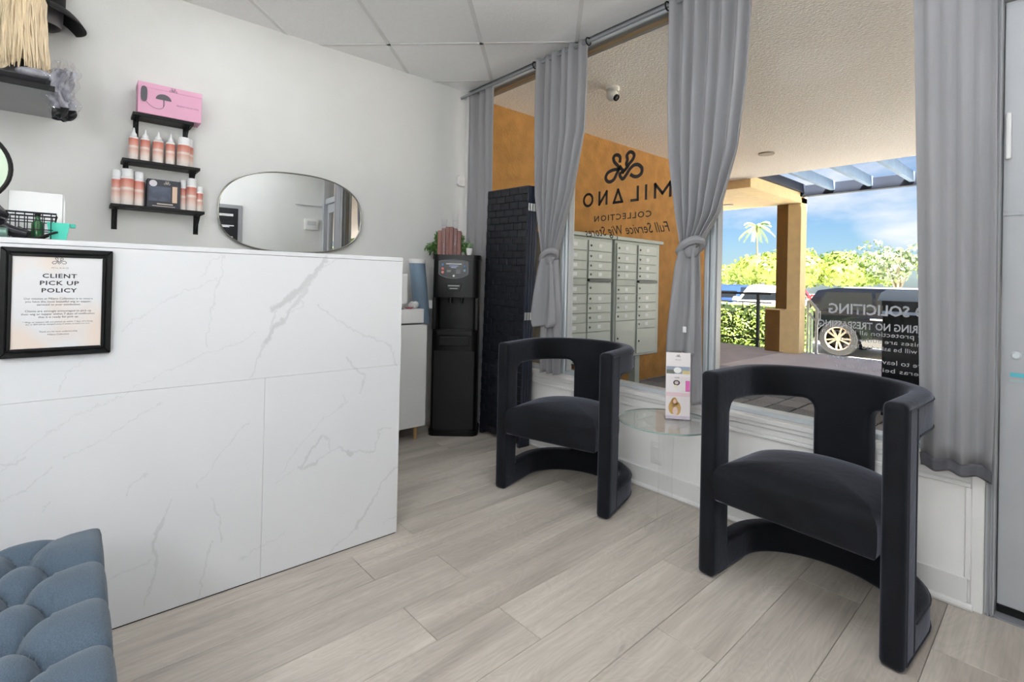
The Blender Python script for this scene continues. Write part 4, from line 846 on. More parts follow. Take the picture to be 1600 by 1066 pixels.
MB().grid(20, 8, lambda u, v: crump(u, v*.16, .9)).build('dark_cloth', mat('black_felt', (16, 16, 20), .8), bg_, True)
fc = thing('folded_cloth', 'folded black cloth lying on the grey shelf under the wig', 'cloth', (.456, -2.62, 1.861)); 
MB().box(-.033, .040, -.2, .165, 0, .03, b=.01, seg=2).build('cloth', mat('black_felt', (16, 16, 20), .8), fc, True)
gp = thing('grey_pouch', 'grey translucent pouch lying beside the folded black cloth', 'pouch', (.458, -2.505, 1.8915)); MB().ell((0, 0, .02), (.034, .06, .02), 18, 8).build('pouch', mat('grey_satin', (160, 160, 168), .4), gp, True)

# ------------------------------------------------------------------ things on the counter top at the left
TOPZ = 1.1915
TEAL = mat('turquoise_plastic', (76, 200, 178), .4, var=.04)
vm = thing('vanity_mirror', 'round black rimmed vanity mirror at the left edge of the counter', 'mirror', (1.16, -2.635, TOPZ)); vm.rotation_euler = (0, 0, math.radians(8))
MB().tube([(0, .117*math.cos(2*PI*i/48), .216+.117*math.sin(2*PI*i/48)) for i in range(48)], .0065, 8, True).build('rim', BLACK, vm, True)
MB().lathe([(.113, -.004), (.113, .002), (.001, .002)], 48, (0, 0, .216), 0).build('glass', mat('tinted_mirror', (214, 232, 210), .08, metal=.9), vm, True)
MB().lathe([(.06, 0), (.06, .006), (.012, .016), (.009, .095)], 24).build('stand', BLACK, vm, True)
wbx = thing('white_carton', 'plain white carton standing at the back of the counter left of the shelves', 'box', (1.10, -2.45, TOPZ)); box('carton', LAC, wbx, -.03, .02, -.075, .052, 0, .158, b=.002); box('flap', LAC, wbx, -.028, .018, .054, .058, 0, .14)
tcup = thing('teal_cup', 'small square turquoise cup with a lip on the counter', 'cup', (1.24, -2.405, TOPZ))
m = MB()
for (h0, h1) in ((.018, .026),): 
    m.add([(-h0, -h0, 0), (h0, -h0, 0), (h0, h0, 0), (-h0, h0, 0), (-h1, -h1, .055), (h1, -h1, .055), (h1, h1, .055), (-h1, h1, .055), (-h1+.003, -h1+.003, .055), (h1-.003, -h1+.003, .055), (h1-.003, h1-.003, .055), (-h1+.003, h1-.003, .055), (-h0+.003, -h0+.003, .004), (h0-.003, -h0+.003, .004), (h0-.003, h0-.003, .004), (-h0+.003, h0-.003, .004)],
          [(0, 3, 2, 1), (0, 1, 5, 4), (1, 2, 6, 5), (2, 3, 7, 6), (3, 0, 4, 7), (4, 5, 9, 8), (5, 6, 10, 9), (6, 7, 11, 10), (7, 4, 8, 11), (8, 9, 13, 12), (9, 10, 14, 13), (10, 11, 15, 14), (11, 8, 12, 15), (12, 13, 14, 15)])
m.build('cup', TEAL, tcup); MB().box(-.012, .012, .026, .040, .043, .055, b=.003, seg=2).build('lip', TEAL, tcup, True)
WIRE = mat('black_wire', (40, 42, 48), .35, metal=.6)
wk = thing('wire_basket', 'black wire basket holding brushes on the counter', 'basket', (1.225, -2.483, TOPZ))
bw = MB(); X0, X1, Y0, Y1 = -.05, .05, -.09, .062
for z, e in ((.003, 0), (.03, .004), (.058, .008), (.078, .011)): bw.tube([(X0-e, Y0-e, z), (X1+e, Y0-e, z), (X1+e, Y1+e, z), (X0-e, Y1+e, z)], .0018 if z < .07 else .003, 6, True)
bw.build('hoop', WIRE, wk); bv = MB()
for i in range(9):
    y = Y0+(Y1-Y0)*i/8
    for x, sg in ((X0, -1), (X1, 1)): bv.tube([(x, y, .003), (x+sg*.011, y, .078)], .0014, 5)
for i in range(1, 6):
    x = X0+(X1-X0)*i/6
    for y, sg in ((Y0, -1), (Y1, 1)): bv.tube([(x, y, .003), (x, y+sg*.011, .078)], .0014, 5)
    bv.tube([(x, Y0, .003), (x, Y1, .003)], .0014, 5)
bv.build('upright_wires', WIRE, wk)
hb = thing('round_brush', 'black and teal round hairbrush leaning in the wire basket', 'brush', (1.215, -2.52, TOPZ+.035)); hb.rotation_euler = (math.radians(62), 0, 0)
MB().lathe([(.008, -.02), (.011, .0), (.010, .09), (.014, .1)], 14).build('handle', TEAL, hb, True); MB().lathe([(.006, -.06), (.018, -.055), (.018, -.02), (.008, -.02)], 16).build('barrel', BLACK, hb, True)
gb = thing('green_bottle', 'small dark green bottle inside the wire basket', 'bottle', (1.235, -2.452, TOPZ+.005)); MB().lathe([(.013, 0), (.014, .004), (.014, .045), (.006, .055), (.006, .066)], 16).build('glass', mat('dark_green_glass', (40, 96, 52), .2), gb, True); MB().lathe([(.007, .066), (.007, .078)], 12).build('cap', BLACK, gb, True)
hd_ = thing('hair_dryer', 'black hair dryer with grey nozzle lying at the left end of the counter', 'dryer', (1.285, -2.535, TOPZ)); 
MB().tube([(0, -.10, .055), (0, -.03, .06), (0, .0, .058), (0, .02, .05)], [.035, .042, .036, .02], 18).build('barrel', mat('black_gloss_plastic', (14, 13, 22), .25), hd_, True)
MB().tube([(0, -.02, .05), (.0, .028, .022), (.0, .062, .013)], [.018, .016, .013], 14).build('handle', mat('black_gloss_plastic', (14, 13, 22), .25), hd_, True)
MB().lathe([(.012, -.02), (.014, -.018), (.014, .03), (.012, .032)], 16, (.038, -.006, .0142), 1).build('nozzle', mat('grey_green_metal', (110, 138, 128), .3, metal=.5), hd_, True)
cbx = thing('power_cable', 'black power cable looped on the counter beside the dryer', 'cable', (1.28, -2.46, TOPZ))
MB().tube([(-.02+.035*math.cos(a), .012+.04*math.sin(a), .004+.022*max(0, math.sin(a))) for a in [PI*1.4*i/30-.6 for i in range(31)]], .0035, 8).build('cord', BLACK, cbx, True)

# ------------------------------------------------------------------ lettering stuck on the window panes
VIN = mat('black_vinyl', (22, 18, 18), .6); VINW = mat('white_vinyl', (165, 165, 170), .6)
dg_ = thing('window_logo', 'black shop logo and name lettering on the window beside the mailboxes', 'lettering', (1.5, .0655, 1.5))
Um, Vm = (-1, 0, 0), (0, 0, 1)
ribbon(LOGO, .0205, lambda a, c: (a-1.5, 0, c-1.5)).build('logo', VIN, dg_)

def strokes_flat(segs, wd, name, par, ox, oz):
    m = MB()
    for (xa, za), (xb, zb) in segs:
        d_ = np.array([xb-xa, zb-za]); l = np.hypot(*d_); d_ = d_/l*wd*.42; n_ = np.array([-d_[1], d_[0]])/.42*.5; P_ = [np.array([xa, za])-d_, np.array([xb, zb])+d_]
        q = [P_[0]+n_, P_[1]+n_, P_[1]-n_, P_[0]-n_]; m.add([(p[0]-ox, 0, p[1]-oz) for p in q], [(0, 1, 2, 3)])
    return m.build(name, VIN, par)
ZB, ZT, SW = 1.583, 1.657, .0155
strokes_flat([((1.3238, ZB), (1.3238, ZT)), ((1.3238, ZB), (1.3792, ZT)), ((1.3792, ZB), (1.3792, ZT))], SW, 'letter_n', dg_, 1.5, 1.5)
strokes_flat([((1.4338, ZB), (1.4952, ZB)), ((1.4338, ZB), (1.464, ZT)), ((1.4952, ZB), (1.464, ZT))], SW, 'letter_a', dg_, 1.5, 1.5)
strokes_flat([((1.6032, ZB), (1.6032, ZT)), ((1.5608, ZB), (1.6032, ZB))], SW, 'letter_l', dg_, 1.5, 1.5); strokes_flat([((1.659, ZB), (1.659, ZT))], SW, 'letter_i', dg_, 1.5, 1.5)
strokes_flat([((1.7178, ZB), (1.7178, ZT)), ((1.7178, ZT), (1.765, ZB+.018)), ((1.765, ZB+.018), (1.813, ZT)), ((1.813, ZB), (1.813, ZT))], SW, 'letter_m', dg_, 1.5, 1.5)
ribbon([[(1.234+0.0352*math.cos(2*PI*i/20), (ZB+ZT)/2+(ZT-ZB)/2*math.sin(2*PI*i/20)) for i in range(21)]], SW, lambda a, c: (a-1.5, 0, c-1.5)).build('letter_o', VIN, dg_)
text('COLLECTION', VIN, dg_, (1.492-1.5, 0, -.022), Um, Vm, .41, .036, 'second_line', bold=.012, space=1.25)
text('Full Service Wig Stores', VIN, dg_, (1.515-1.5, 0, -.13), Um, Vm, .60, .075, 'script_line', shear=.45)
dn = thing('notice_lettering', 'white no soliciting and no trespassing lettering on the window', 'lettering', (2.78, .0655, .9))
def wl(s, xr, z, wd_, h, **k): text(s, VINW, dn, (xr-wd_/2-2.78, 0, z-.9), Um, Vm, wd_, h, 'notice_line', **k)
wl('NO SOLICITING', 2.955, .993, .372, .044, bold=.02)
wl('NO LOITERING NO TRESPASSING', 3.03, .934, .482, .030, bold=.02)
wl('For your protection all Hours on', 3.0, .905, .44, .024); wl('premises are authorized', 2.95, .878, .32, .022); wl('only. You will be asked to leave', 3.0, .850, .36, .022)
wl('Failure to leave the premises', 2.955, .797, .37, .024); wl('cameras being installed', 2.95, .766, .34, .022)

# ------------------------------------------------------------------ outside: paving, soffit, walls, column
pv = MB().box(-.07, 3.6, .13, 3.63, -.06, -.012).build('pavement', mat('paver_joint', (34, 32, 30), .95)); pv['kind'] = 'structure'
PAV = bpy.data.materials.new('grey_brown_paver'); PAV.use_nodes = True; t = PAV.node_tree; b = t.nodes['Principled BSDF']
oi = N(t, 'ShaderNodeObjectInfo'); rp = N(t, 'ShaderNodeValToRGB'); e = rp.color_ramp.elements; e[0].color = (*lin((112, 115, 120)), 1); e[1].color = (*lin((150, 152, 156)), 1); t.links.new(oi.outputs['Random'], rp.inputs[0])
tcn = N(t, 'ShaderNodeTexCoord'); nz = N(t, 'ShaderNodeTexNoise'); nz.inputs['Scale'].default_value = 40; t.links.new(tcn.outputs['Object'], nz.inputs['Vector'])
mm = N(t, 'ShaderNodeMixRGB', blend_type='OVERLAY'); mm.inputs[0].default_value = .35; t.links.new(rp.outputs[0], mm.inputs[1]); t.links.new(nz.outputs['Fac'], mm.inputs[2]); t.links.new(mm.outputs[0], b.inputs['Base Color']); b.inputs['Roughness'].default_value = .85
pme = None
for i in range(17):
    for j in range(11):
        x = .035+.2045*i; y = .29+.311*j
        if pme is None: o = MB().box(-.0955, .0955, -.1485, .1485, -.012, 0, b=.004).build('paver', PAV, pv); pme = o.data
        else: o = link('paver', pme, PAV, pv)
        o.location = (x, y, rnd.uniform(-.002, .001)); o.rotation_euler = (0, 0, .012)
CONC2 = mat('skylit_concrete', (206, 200, 204), .9, var=.06, vscale=2.5, bump=.2, bscale=30)  # paler tone stands for open-sky light on the walkway
o = MB().box(-9, 36, 3.63, 4.45, -.3, -.002).build('walkway', CONC); o['kind'] = 'structure'
box('slab', CONC2, o, -.1, 36, 4.455, 7.08, -.3, -.002); box('slab', CONC, o, -9, -.105, 4.455, 7.12, -.3, -.002); box('side_paving', CONC, o, 3.61, 36, .13, 3.625, -.3, -.004); box('side_paving', CONC, o, -9, -.26, .13, 3.625, -.3, -.004)
o = MB().box(-90, 90, 7.0, 120, -.45, -.27).build('road', ASPH); o['kind'] = 'structure'
o = MB().box(-.25, -.073, .14, 4.45, 0, 2.63).build('wall_outside', STUCCO_O); o['kind'] = 'structure'
o = MB().box(3.99, 36, -.1, .1, 0, 2.63).build('wall_facade', STUCCO_O); o['kind'] = 'structure'
sf = MB().box(-10, 36, .131, 4.8, 2.62, 2.95).build('soffit', SOFFIT); sf['kind'] = 'structure'
o = MB().box(-10, -.14, 4.8, 6.75, 2.50, 2.95).build('soffit_beyond', mat('warm_stucco', (240, 214, 170), .95, var=.05, bump=.5, bscale=50)); o['kind'] = 'structure'
o = MB().box(-10, 36, -5, 4.8, 2.96, 7.25).build('roof', mat('sun_block_dark', (92, 84, 78), .9)); o['kind'] = 'structure'  # unseen mass, height set so its shadow covers walkway and column
cm = struct('column')
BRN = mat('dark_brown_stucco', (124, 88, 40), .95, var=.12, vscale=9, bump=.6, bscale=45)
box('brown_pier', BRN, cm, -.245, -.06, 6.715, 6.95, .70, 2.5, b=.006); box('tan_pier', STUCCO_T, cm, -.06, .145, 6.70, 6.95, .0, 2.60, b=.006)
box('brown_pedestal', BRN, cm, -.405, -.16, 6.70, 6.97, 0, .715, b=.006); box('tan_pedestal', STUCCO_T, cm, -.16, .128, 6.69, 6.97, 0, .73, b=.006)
box('beam', STUCCO_T, cm, -.14, .145, 4.8, 6.95, 2.50, 2.77, b=.006); box('pedestal_cap', STUCCO_T, cm, -.41, -.06, 6.69, 6.98, .705, .73, b=.004)
NAVB = mat('dark_blue_timber', (44, 52, 70), .7, var=.12); PALB = mat('skylit_timber', (150, 178, 208), .7, var=.06)  # joists carry the blue of sky light in their colour
pg = thing('pergola', 'dark timber pergola beam with joists tinted sky blue over the walkway edge', 'pergola', (4, 6.7, 2.6))
box('beam', NAVB, pg, -3.855, 6, -.05, .08, 0, .175, b=.004)
box('end_joist', NAVB, pg, -3.85, -3.79, -1.9, -.05, .06, .19)
for i in range(14): x = -3.42+.50*i; box('joist', PALB, pg, x, x+.06, -1.9, -.05, .045, .19, b=.003)

# ------------------------------------------------------------------ mailboxes on the orange wall
MBX = mat('mailbox_grey_green', (176, 184, 178), .5, metal=.1, var=.04); MBD = mat('mailbox_door', (184, 192, 186), .45, metal=.1, var=.04); LBL = mat('white_label', (232, 236, 238), .5); LCK = mat('dark_lock', (50, 52, 52), .3, metal=.5)
R4 = [(1.400, 1.497), (1.305, 1.394), (1.222, 1.299), (1.142, 1.216)]; L4 = [(.911, .995), (.822, .905), (.733, .816), (.644, .727)]
def mailbox(y0, y1, cols, lab, big):
    t = thing('mailbox_bank', lab, 'mailbox', (.09, (y0+y1)/2, 0), 0, 'mailbox banks'); yc = (y0+y1)/2
    box('cabinet', MBX, t, -.16, .155, y0-yc, y1-yc, .36, 1.525, b=.004); box('hood', MBX, t, -.16, .20, y0-yc-.012, y1-yc+.012, 1.525, 1.56, b=.005)
    for k, (a, b_) in enumerate(cols):
        def door(z0, z1, lbl=True, lock=True):
            d_ = box('door', MBD, t, .155, .168, a-yc, b_-yc, z0, z1, b=.003)
            if lbl: box('label', LBL, d_, .168, .1695, (a+b_)/2-yc-.026, (a+b_)/2-yc+.026, (z0+z1)/2-.016, (z0+z1)/2+.020)
            if lock: MB().lathe([(.011, 0), (.009, .006), (.002, .006)], 10, (.168, a-yc+.035, (z0+z1)/2), 0).build('lock', LCK, d_, True)
        for z0, z1 in R4: door(z0, z1)
        if big[k] == 's':
            box('mail_slot', LCK, t, .155, .185, a-yc, b_-yc, 1.112, 1.136, b=.002); door(1.002, 1.105, False)
        else:
            box('blank_strip', MBX, t, .155, .165, a-yc, b_-yc, 1.08, 1.136, b=.002); door(1.002, 1.074, True)
        n = L4 if big[k] != 'b' else L4[:3]
        for z0, z1 in n: door(z0, z1)
        zb = n[-1][0]-.006; door(.385, zb, False)
    for y in (y0+.2-yc, y1-.2-yc): box('post', MBX, t, -.04, .04, y-.04, y+.04, .012, .36)
    box('base_plate', MBX, t, -.12, .12, y0+.12-yc, y1-.12-yc, 0, .012)
mailbox(.86, 1.592, ((.885, 1.205), (1.228, 1.565)), 'grey mailbox bank nearer the window, partly behind the knotted curtain', 'ps')
mailbox(1.628, 2.405, ((1.652, 1.970), (2.005, 2.335)), 'grey mailbox bank farther along the orange wall', 'bs')
dc = thing('security_camera', 'white turret security camera on the outdoor soffit', 'camera', (.86, .76, 2.62))
WP = mat('white_camera_shell', (226, 222, 214), .4)
MB().lathe([(.055, 0), (.055, -.02), (.045, -.03)], 28).build('base', WP, dc, True)
MB().ell((0, 0, -.06), (.046, .046, .046), 24, 16).build('ball', WP, dc, True); m = MB().lathe([(.026, 0), (.026, .02), (.02, .024), (.02, .018), (.002, .018)], 20); m.xf(Matrix.Translation((0, 0, -.06)) @ Vector((.75, .1, -.55)).to_track_quat('Z', 'Y').to_matrix().to_4x4() @ Matrix.Translation((0, 0, .032))); m.build('lens', BLACK, dc, True)
for x, y, z, lab in ((.865, 3.57, 2.62, 'round recessed soffit light near the walkway edge'), (-.83, 6.15, 2.50, 'round recessed light on the far warm coloured soffit')):
    t = thing('recessed_light', lab, 'light', (x, y, z)); MB().lathe([(.085, 0), (.085, -.012), (.065, -.014)], 28).build('trim_ring', mat('soffit_ring', (170, 158, 140), .6), t, True); MB().lathe([(.064, -.006), (.001, -.006)], 28, caps=False).build('lens', mat('soffit_lens', (190, 180, 160), .4), t, True)

# ------------------------------------------------------------------ railing, handrail, hedge, walkway box
IRON = mat('dark_iron', (60, 58, 58), .5, metal=.3, var=.05); STEEL = mat('pale_steel', (200, 204, 206), .35, metal=.4)
rl = thing('railing', 'dark iron balustrade with ornamental panel between column and orange wall', 'railing', (-1.2, 7.05, 0))
box('top_rail', IRON, rl, -1.9, .76, -.035, .035, .95, .99, b=.006, seg=2); box('bottom_rail', IRON, rl, -1.9, .76, -.012, .012, .13, .155)
box('middle_rail', IRON, rl, -1.9, .76, -.012, .012, .80, .82)
for x in (-1.86, -.7, .53): box('post', IRON, rl, x-.025, x+.025, -.025, .025, 0, .95)
for x0, x1 in ((-.7, .53), (-1.86, -.7)):
    cx = (x0+x1)/2
    MB().tube([(cx+.16*math.cos(2*PI*i/28), 0, .47+.16*math.sin(2*PI*i/28)) for i in range(28)], .010, 6, True).build('ring', IRON, rl, True)
    MB().tube([(cx+.09*math.cos(2*PI*i/20), 0, .47+.09*math.sin(2*PI*i/20)) for i in range(20)], .008, 6, True).build('ring', IRON, rl, True)
    for sx in (-1, 1):
        for sz in (-1, 1):
            MB().tube([(cx+sx*.11, 0, .47+sz*.11), (cx+sx*(x1-x0)/2, 0, .47+sz*.33)], .010, 6).build('diagonal_bar', IRON, rl)
            MB().tube([(cx+sx*.33, 0, .47+sz*.20), (cx+sx*.33, 0, .47+sz*.33)], .008, 6).build('short_bar', IRON, rl)
hr_ = thing('handrail', 'pale steel handrail sloping down from the tan column to the parking lot', 'handrail', (.17, 7.0, 0))
MB().tube([(-.0, 0, .66), (0, 0, .87), (.025, 0, .885), (.15, .0, .73), (.155, .0, .50), (.03, 0, .655), (0, 0, .66)], .022, 10).build('loop_rail', STEEL, hr_, True)
MB().tube([(.135, 0, -.0), (.135, 0, .74)], .024, 10).build('post', STEEL, hr_, True); MB().tube([(.03, .06, .0), (.03, .06, .60)], .014, 10).build('post', STEEL, hr_, True); MB().tube([(.0, 0, .0), (0, 0, .66)], .014, 10).build('post', STEEL, hr_, True)
pb_ = thing('sign_plate', 'small white plate fixed to the handrail end by the column', 'sign', (.335, 7.0, .55)); box('plate', TRIM, pb_, -.028, .03, -.004, .004, 0, .17, b=.002); box('print', mat('sign_grey', (90, 92, 96), .6), pb_, -.012, .016, -.005, -.004, .04, .13)
HEDG = mat('hedge_green', (118, 140, 54), .6, var=.4, vscale=14)
hg = MB(); rr = random.Random(11)
for _ in range(4200):
    x = rr.uniform(-3.2, -.22); z = rr.uniform(-.25, .74); y = 8.06+.55*rr.random() if z > .6 else 8.04+abs(rr.gauss(0, .10)); s = rr.uniform(.022, .046); p = Vector((x, y, z+.03*math.sin(x*9)))
    a = Vector((rr.gauss(0, 1), rr.gauss(0, 1), rr.gauss(0, 1))).normalized(); b_ = a.orthogonal().normalized(); hg.add([p-a*s, p+b_*s*.5, p+a*s, p-b_*s*.5], [(0, 1, 2, 3)])
hdg = thing('hedge', 'trimmed green hedge behind the iron balustrade', 'hedge', (0, 0, 0)); o = hg.build('leaves', HEDG, hdg); o['kind'] = 'stuff'
box('core', mat('hedge_core', (46, 62, 28), .9, var=.3), hdg, -3.15, -.25, 8.16, 8.54, -.27, .70)
nb = thing('walkway_cabinet', 'black cabinet with lid coloured by reflected sky standing on the paving outside the window', 'cabinet', (2.42, 3.2, 0))
GLK = mat('gloss_black_paint', (10, 10, 13), .15, coat=.5, var=.02); PBL = mat('sky_reflection_blue', (186, 212, 244), .25, var=.03)  # the blue paints sky reflected on lid and ledge
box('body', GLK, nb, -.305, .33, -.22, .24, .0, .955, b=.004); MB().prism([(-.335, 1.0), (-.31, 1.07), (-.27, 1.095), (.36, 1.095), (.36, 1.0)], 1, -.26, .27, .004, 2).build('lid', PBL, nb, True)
box('lid_shadow', GLK, nb, -.31, .335, -.225, .245, .955, 1.0); box('ledge_glint', PBL, nb, -.306, .331, -.2225, -.219, .885, .91)

# ------------------------------------------------------------------ cars
TYRE = mat('tyre_rubber', (22, 22, 23), .8); GLS = mat('dark_car_glass', (22, 24, 24), .06, spec=.9, var=.02)
RED = mat('red_lamp', (190, 30, 36), .25); HEADL = mat('headlamp', (225, 228, 230), .1)
ALLOY = mat('bronze_alloy', (190, 168, 146), .3, metal=.7)
def car(label, loc, rz, col, kind='suv', wheels=True, grp=None):
    t = thing('car', label, 'car', loc, rz, grp)
    P = mat('car_paint_%d_%d_%d' % col, col, .16, coat=1., var=.01, metal=.0)
    L, W, Hc = (4.7, 1.86, 1.38) if kind == 'suv' else (4.5, 1.8, 1.42)
    bz = .90 if kind == 'suv' else .88; w2 = W/2
    # lower body, x from rear (0) to front (L), with wheel arches cut
    xr, xf, ra = .80, L-.88, .40
    def arch(xc): return [(xc+ra*math.cos(a), .30+ra*math.sin(a)) for a in [PI-.25+( -PI+.5)*i/10 for i in range(11)]]
    prof = [(.10, .30)] + [(xr-ra-.02, .24)] + arch(xr) + [(xr+ra+.02, .22), (xf-ra-.02, .22)] + arch(xf) + [(xf+ra+.02, .24), (L-.05, .28), (L, .45), (L-.04, .68), (L-.15, .78), (L-1.2, bz), (.10, bz+.02), (.02, .85), (0, .55), (.03, .34)]
    m = MB().prism(prof, 1, -w2, w2, .03, 2)
    m.v = [(x, y*(1-.05*max(0, (abs(z-.55)-.2))/.4), z) for x, y, z in m.v]; m.build('body', P, t, True)
    if kind == 'suv': cab = [(.12, bz), (.35, Hc-.06), (.7, Hc), (L-2.2, Hc-.01), (L-1.9, Hc-.06), (L-1.15, bz)]
    else: cab = [(.55, bz), (1.15, Hc-.05), (1.5, Hc), (L-2.2, Hc), (L-1.9, Hc-.05), (L-1.15, bz)]
    def tum(m, ex=0): m.v = [(x, (y+ex*(1 if y > 0 else -1))*(1-.22*max(0, z-bz)/(Hc-bz)), z) for x, y, z in m.v]; return m
    tum(MB().prism(cab, 1, -w2+.05, w2-.05, .03, 2)).build('cabin', P, t, True)
    x0, x1 = cab[0][0], cab[-1][0]; zt = Hc-.09
    def at(z, front): 
        k = (z-bz)/(Hc-bz); return (x1-.18-(.62*k)) if front else (x0+.2+(.22 if kind == 'suv' else .5)*k)
    cuts = [.0, .36, .70, 1.0] if kind == 'suv' else [0, .47, 1.]
    for side in (-1, 1):
        for a, b_ in zip(cuts[:-1], cuts[1:]):
            def X(z, f): return at(z, False)+(at(z, True)-at(z, False))*f
            g = .012; q = [(X(bz+.04, a+g), bz+.04), (X(bz+.04, b_-g), bz+.04), (X(zt, b_-g), zt), (X(zt, a+g), zt)]
            y = (w2-.05)*side
            tum(MB().prism(q, 1, y-.004, y+.004), .003).build('side_window', GLS, t)
        tum(MB().box(L-1.3, L-1.18, side*(w2+.02)-.08, side*(w2+.02)+.08, bz+.02, bz+.15, b=.02, seg=2)).build('door_mirror', P, t, True)
        for hx in ((1.35, 2.45) if kind == 'suv' else (1.5, 2.5)): MB().box(hx, hx+.2, side*w2-.02, side*w2+.02, .76, .79, b=.008, seg=2).build('door_handle', P if kind != 'suv' else STEEL, t, True)
    # windscreen and rear window
    def slab(pa, pb, nm):
        m = MB(); d = .006
        for (xa, za), (xb, zb) in ((pa, pb),):
            nx, nz = (zb-za), -(xb-xa); l = math.hypot(nx, nz); nx, nz = nx/l*d, nz/l*d
            if nz < 0: nx, nz = -nx, -nz
            m.prism([(xa+nx, za+nz), (xb+nx, zb+nz), (xb-nx, zb-nz), (xa-nx, za-nz)], 1, -w2+.16, w2-.16)
        tum(m).build(nm, GLS, t)
    slab((L-1.22, bz+.05), (L-1.86, Hc-.09), 'windscreen'); slab((cab[0][0]+.03, bz+.08), (cab[1][0]-.02, Hc-.13), 'rear_window')
    for s in (-1, 1):
        box('tail_light', RED, t, -.012, .10, s*(w2-.16)-.17, s*(w2-.16)+.155, .70, .84, b=.015, seg=2); box('headlight', HEADL, t, L-.22, L-.02, s*(w2-.25)-.22, s*(w2-.25)+.22, .60, .72, b=.02, seg=2)
    box('grille', BLACK, t, L-.06, L+.004, -.5, .5, .42, .62, b=.01); box('number_plate', TRIM, t, L-.02, L+.012, -.16, .16, .32, .41); box('roof_rail', STEEL if kind == 'suv' else P, t, .8, L-2.2, -.58, -.55, Hc-.01, Hc+.025)
    for xw in (xr, xf):
        for s in (-1, 1):
            wh = MB().lathe([(.235, -.10), (.33, -.10), (.35, -.07), (.35, .07), (.33, .10), (.235, .10)], 28, (xw, s*(w2-.11), .35), 1, caps=False).build('wheel', TYRE, t, True)
            if not wheels: continue
            rim = MB().lathe([(.24, -.09), (.25, .085*s), (.235, .10*s), (.215, .08*s)], 28, (xw, s*(w2-.11), .35), 1, caps=False)
            for k in range(10):
                a = 2*PI*k/10+.2*(k % 2); c_, s_ = math.cos(a), math.sin(a)
                b2 = MB().box(.03, .225, -.018, .018, -.016, .016); b2.v = [(xw+x*c_-z*s_, s*(w2-.11)+s*(.075+y), .35+x*s_+z*c_) for x, y, z in b2.v]; rim.add(b2.v, b2.f)
            rim.lathe([(.05, .05*s), (.045, .10*s), (.002, .10*s)], 16, (xw, s*(w2-.11), .35), 1); rim.build('rim', ALLOY, wh, True)
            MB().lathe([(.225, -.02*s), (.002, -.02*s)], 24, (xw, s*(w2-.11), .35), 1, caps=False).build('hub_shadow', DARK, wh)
    return t
car('glossy black SUV parked beyond the walkway with bronze alloy wheels', (-.86, 10.25, -.27), 0, (12, 13, 18), 'suv')
car('white car parked nose-on beyond the hedge', (-4.15, 17.6, -.27), math.radians(-80), (226, 226, 228), 'sedan', False)
car('dark blue car parked far left beyond the balustrade', (-6.5, 19.5, -.27), math.radians(-84), (40, 60, 104), 'sedan', False)
car('red car in a distant row of the parking lot', (-8.2, 27.5, -.27), math.radians(-60), (190, 44, 50), 'suv', False)
car('silver car beyond the roof of the black SUV', (-1.6, 15.5, -.27), math.radians(0), (206, 212, 222), 'suv', False)
car('pale blue car at the far end of the parking row', (-2.9, 24.5, -.27), math.radians(-88), (120, 150, 200), 'sedan', False)

# ------------------------------------------------------------------ trees
TRK = mat('grey_bark', (150, 140, 124), .9, var=.2, vscale=6)
def np_leaves(blobs, n, size, seed):
    r = np.random.RandomState(seed); V = []
    k = n//len(blobs)
    for (c, rad) in blobs:
        d_ = r.normal(size=(k, 3)); d_ /= np.linalg.norm(d_, axis=1)[:, None]; p = np.array(c)+d_*np.array(rad)*(.80+.30*r.rand(k, 1))
        a = r.normal(size=(k, 3)); a /= np.linalg.norm(a, axis=1)[:, None]; b_ = np.cross(a, d_+.3*r.normal(size=(k, 3))); b_ /= np.linalg.norm(b_, axis=1)[:, None]+1e-6
        s = size*(.6+.8*r.rand(k, 1)); V.append(np.stack([p-a*s, p+b_*s*.55, p+a*s, p-b_*s*.55], 1).reshape(-1, 3))
    V = np.concatenate(V); F = np.arange(len(V)).reshape(-1, 4); return V, F
def tree(x, y, top, wid, seed, col, label, base=1.0, sparse=False):
    t = thing('shade_tree', label, 'tree', (x, y, -.27), 0, 'trees beyond the parking lot'); r = random.Random(seed)
    hgt = top+.27; ch = hgt-base; blobs = []
    for i in range(11):
        a = r.uniform(0, 2*PI); q = r.random()**.5; blobs.append(((wid*.36*q*math.cos(a), wid*.25*q*math.sin(a), base+ch*(.30+.42*r.random()*(1-.4*q))), (wid*r.uniform(.13, .22), wid*r.uniform(.13, .2), ch*r.uniform(.18, .28))))
    m = mat('leaf_%d_%d_%d' % col, col, .6, var=.3, vscale=1.2)
    V, F = np_leaves(blobs, 1300 if sparse else 4200, .15 if sparse else .13+wid*.004, seed)
    me = bpy.data.meshes.new('crown'); me.from_pydata(V.tolist(), [], F.tolist()); me.materials.append(m); link('crown', me, None, t)
    if not sparse:
        c = MB()
        for b_ in blobs: c.ell(b_[0], tuple(k*.9 for k in b_[1]), 14, 8)
        c.build('inner_foliage', m, t, True)
    tr = MB().tube([(0, 0, 0), (.06, 0, base*.6), (.02, .05, base+ch*.4)], [.16, .12, .07], 8)
    for i in range(5): a = 2*PI*i/5; tr.tube([(.04, 0, base*.7), (.5*math.cos(a)*wid*.2, .5*math.sin(a)*wid*.2, base+ch*.25), (math.cos(a)*wid*.25, math.sin(a)*wid*.2, base+ch*.6)], [.08, .05, .02], 6)
    tr.build('trunk', TRK, t, True)
YG, YG2, GG, PG = (104, 126, 46), (118, 136, 52), (84, 112, 48), (122, 138, 104)
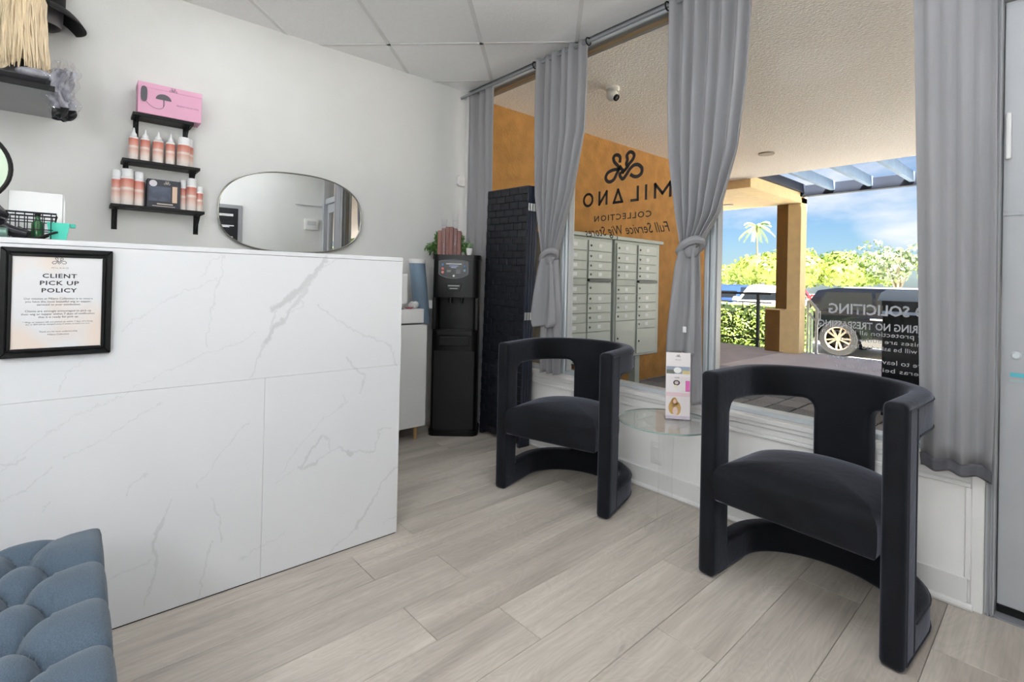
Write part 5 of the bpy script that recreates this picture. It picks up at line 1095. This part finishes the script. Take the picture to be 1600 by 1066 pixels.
tree(-17.2, 37, 3.4, 7, 1, YG, 'bushy yellow-green tree seen left of the tan column'); tree(-16.2, 44, 4.0, 7.5, 2, YG, 'yellow-green tree rising behind the tan column')
tree(-9.6, 34, 4.1, 7.6, 3, YG2, 'broad bright tree crown right of the tan column'); tree(-8.9, 43, 4.6, 7.5, 4, YG, 'rounded tree left of the bare-stemmed tree')
tree(-4.6, 36, 4.8, 5., 5, PG, 'thin pale tree with visible grey trunk near the long curtain', 1.6, True); tree(.1, 33, 4.8, 6.2, 6, YG2, 'bright yellow-green tree partly hidden by the long curtain'); tree(-25.5, 40, 3.6, 8, 8, GG, 'low green tree at the far left behind the orange wall end')
tree(6.5, 37, 4.8, 7, 9, YG, 'yellow-green tree behind the long curtain, farther right'); tree(29.5, 10.6, 5.4, 6, 10, YG2, 'bright tree reflected at the right end of the wall mirror'); tree(38, 12.5, 5.4, 7, 12, YG, 'tree far to the right of the shop seen only by the mirror')
pt = thing('palm_tree', 'single palm tree with drooping fronds against the sky', 'palm', (-18.3, 48, -.27))
MB().tube([(0, 0, 0), (.1, 0, 4), (.0, 0, 7.2)], [.12, .09, .07], 8).build('trunk', mat('palm_bark', (96, 88, 70), .9), pt, True)
PALM = mat('palm_frond', (132, 150, 92), .6, var=.3); rr = random.Random(21)
for i in range(15):
    a = 2*PI*i/15+rr.uniform(-.2, .2); el = rr.uniform(-.4, .9); Lf = rr.uniform(1.5, 2.0); m = MB(); pts = []
    for k in range(9):
        s = k/8; rad = Lf*s*math.cos(el*.6)*(1-.15*s); pts.append(Vector((rad*math.cos(a), rad*math.sin(a), 7.25+Lf*s*math.sin(el)-1.5*s*s*(.5+.3*abs(el)))))
    m.tube(pts, [.03]*8+[.01], 4)
    for k in range(1, 9):
        for q in (0, .33, .66):
            p = pts[k-1].lerp(pts[k], q); td = (pts[k]-pts[k-1]).normalized(); sd = td.cross(Vector((0, 0, 1))).normalized()
            for s_ in (-1, 1):
                e_ = p+(sd*s_*.38+td*.25+Vector((0, 0, -.22)))*(1.1-.07*k); m.add([p-td*.035, p+td*.035, e_], [(0, 1, 2)])
    m.build('frond', PALM, pt)
flush_texts()
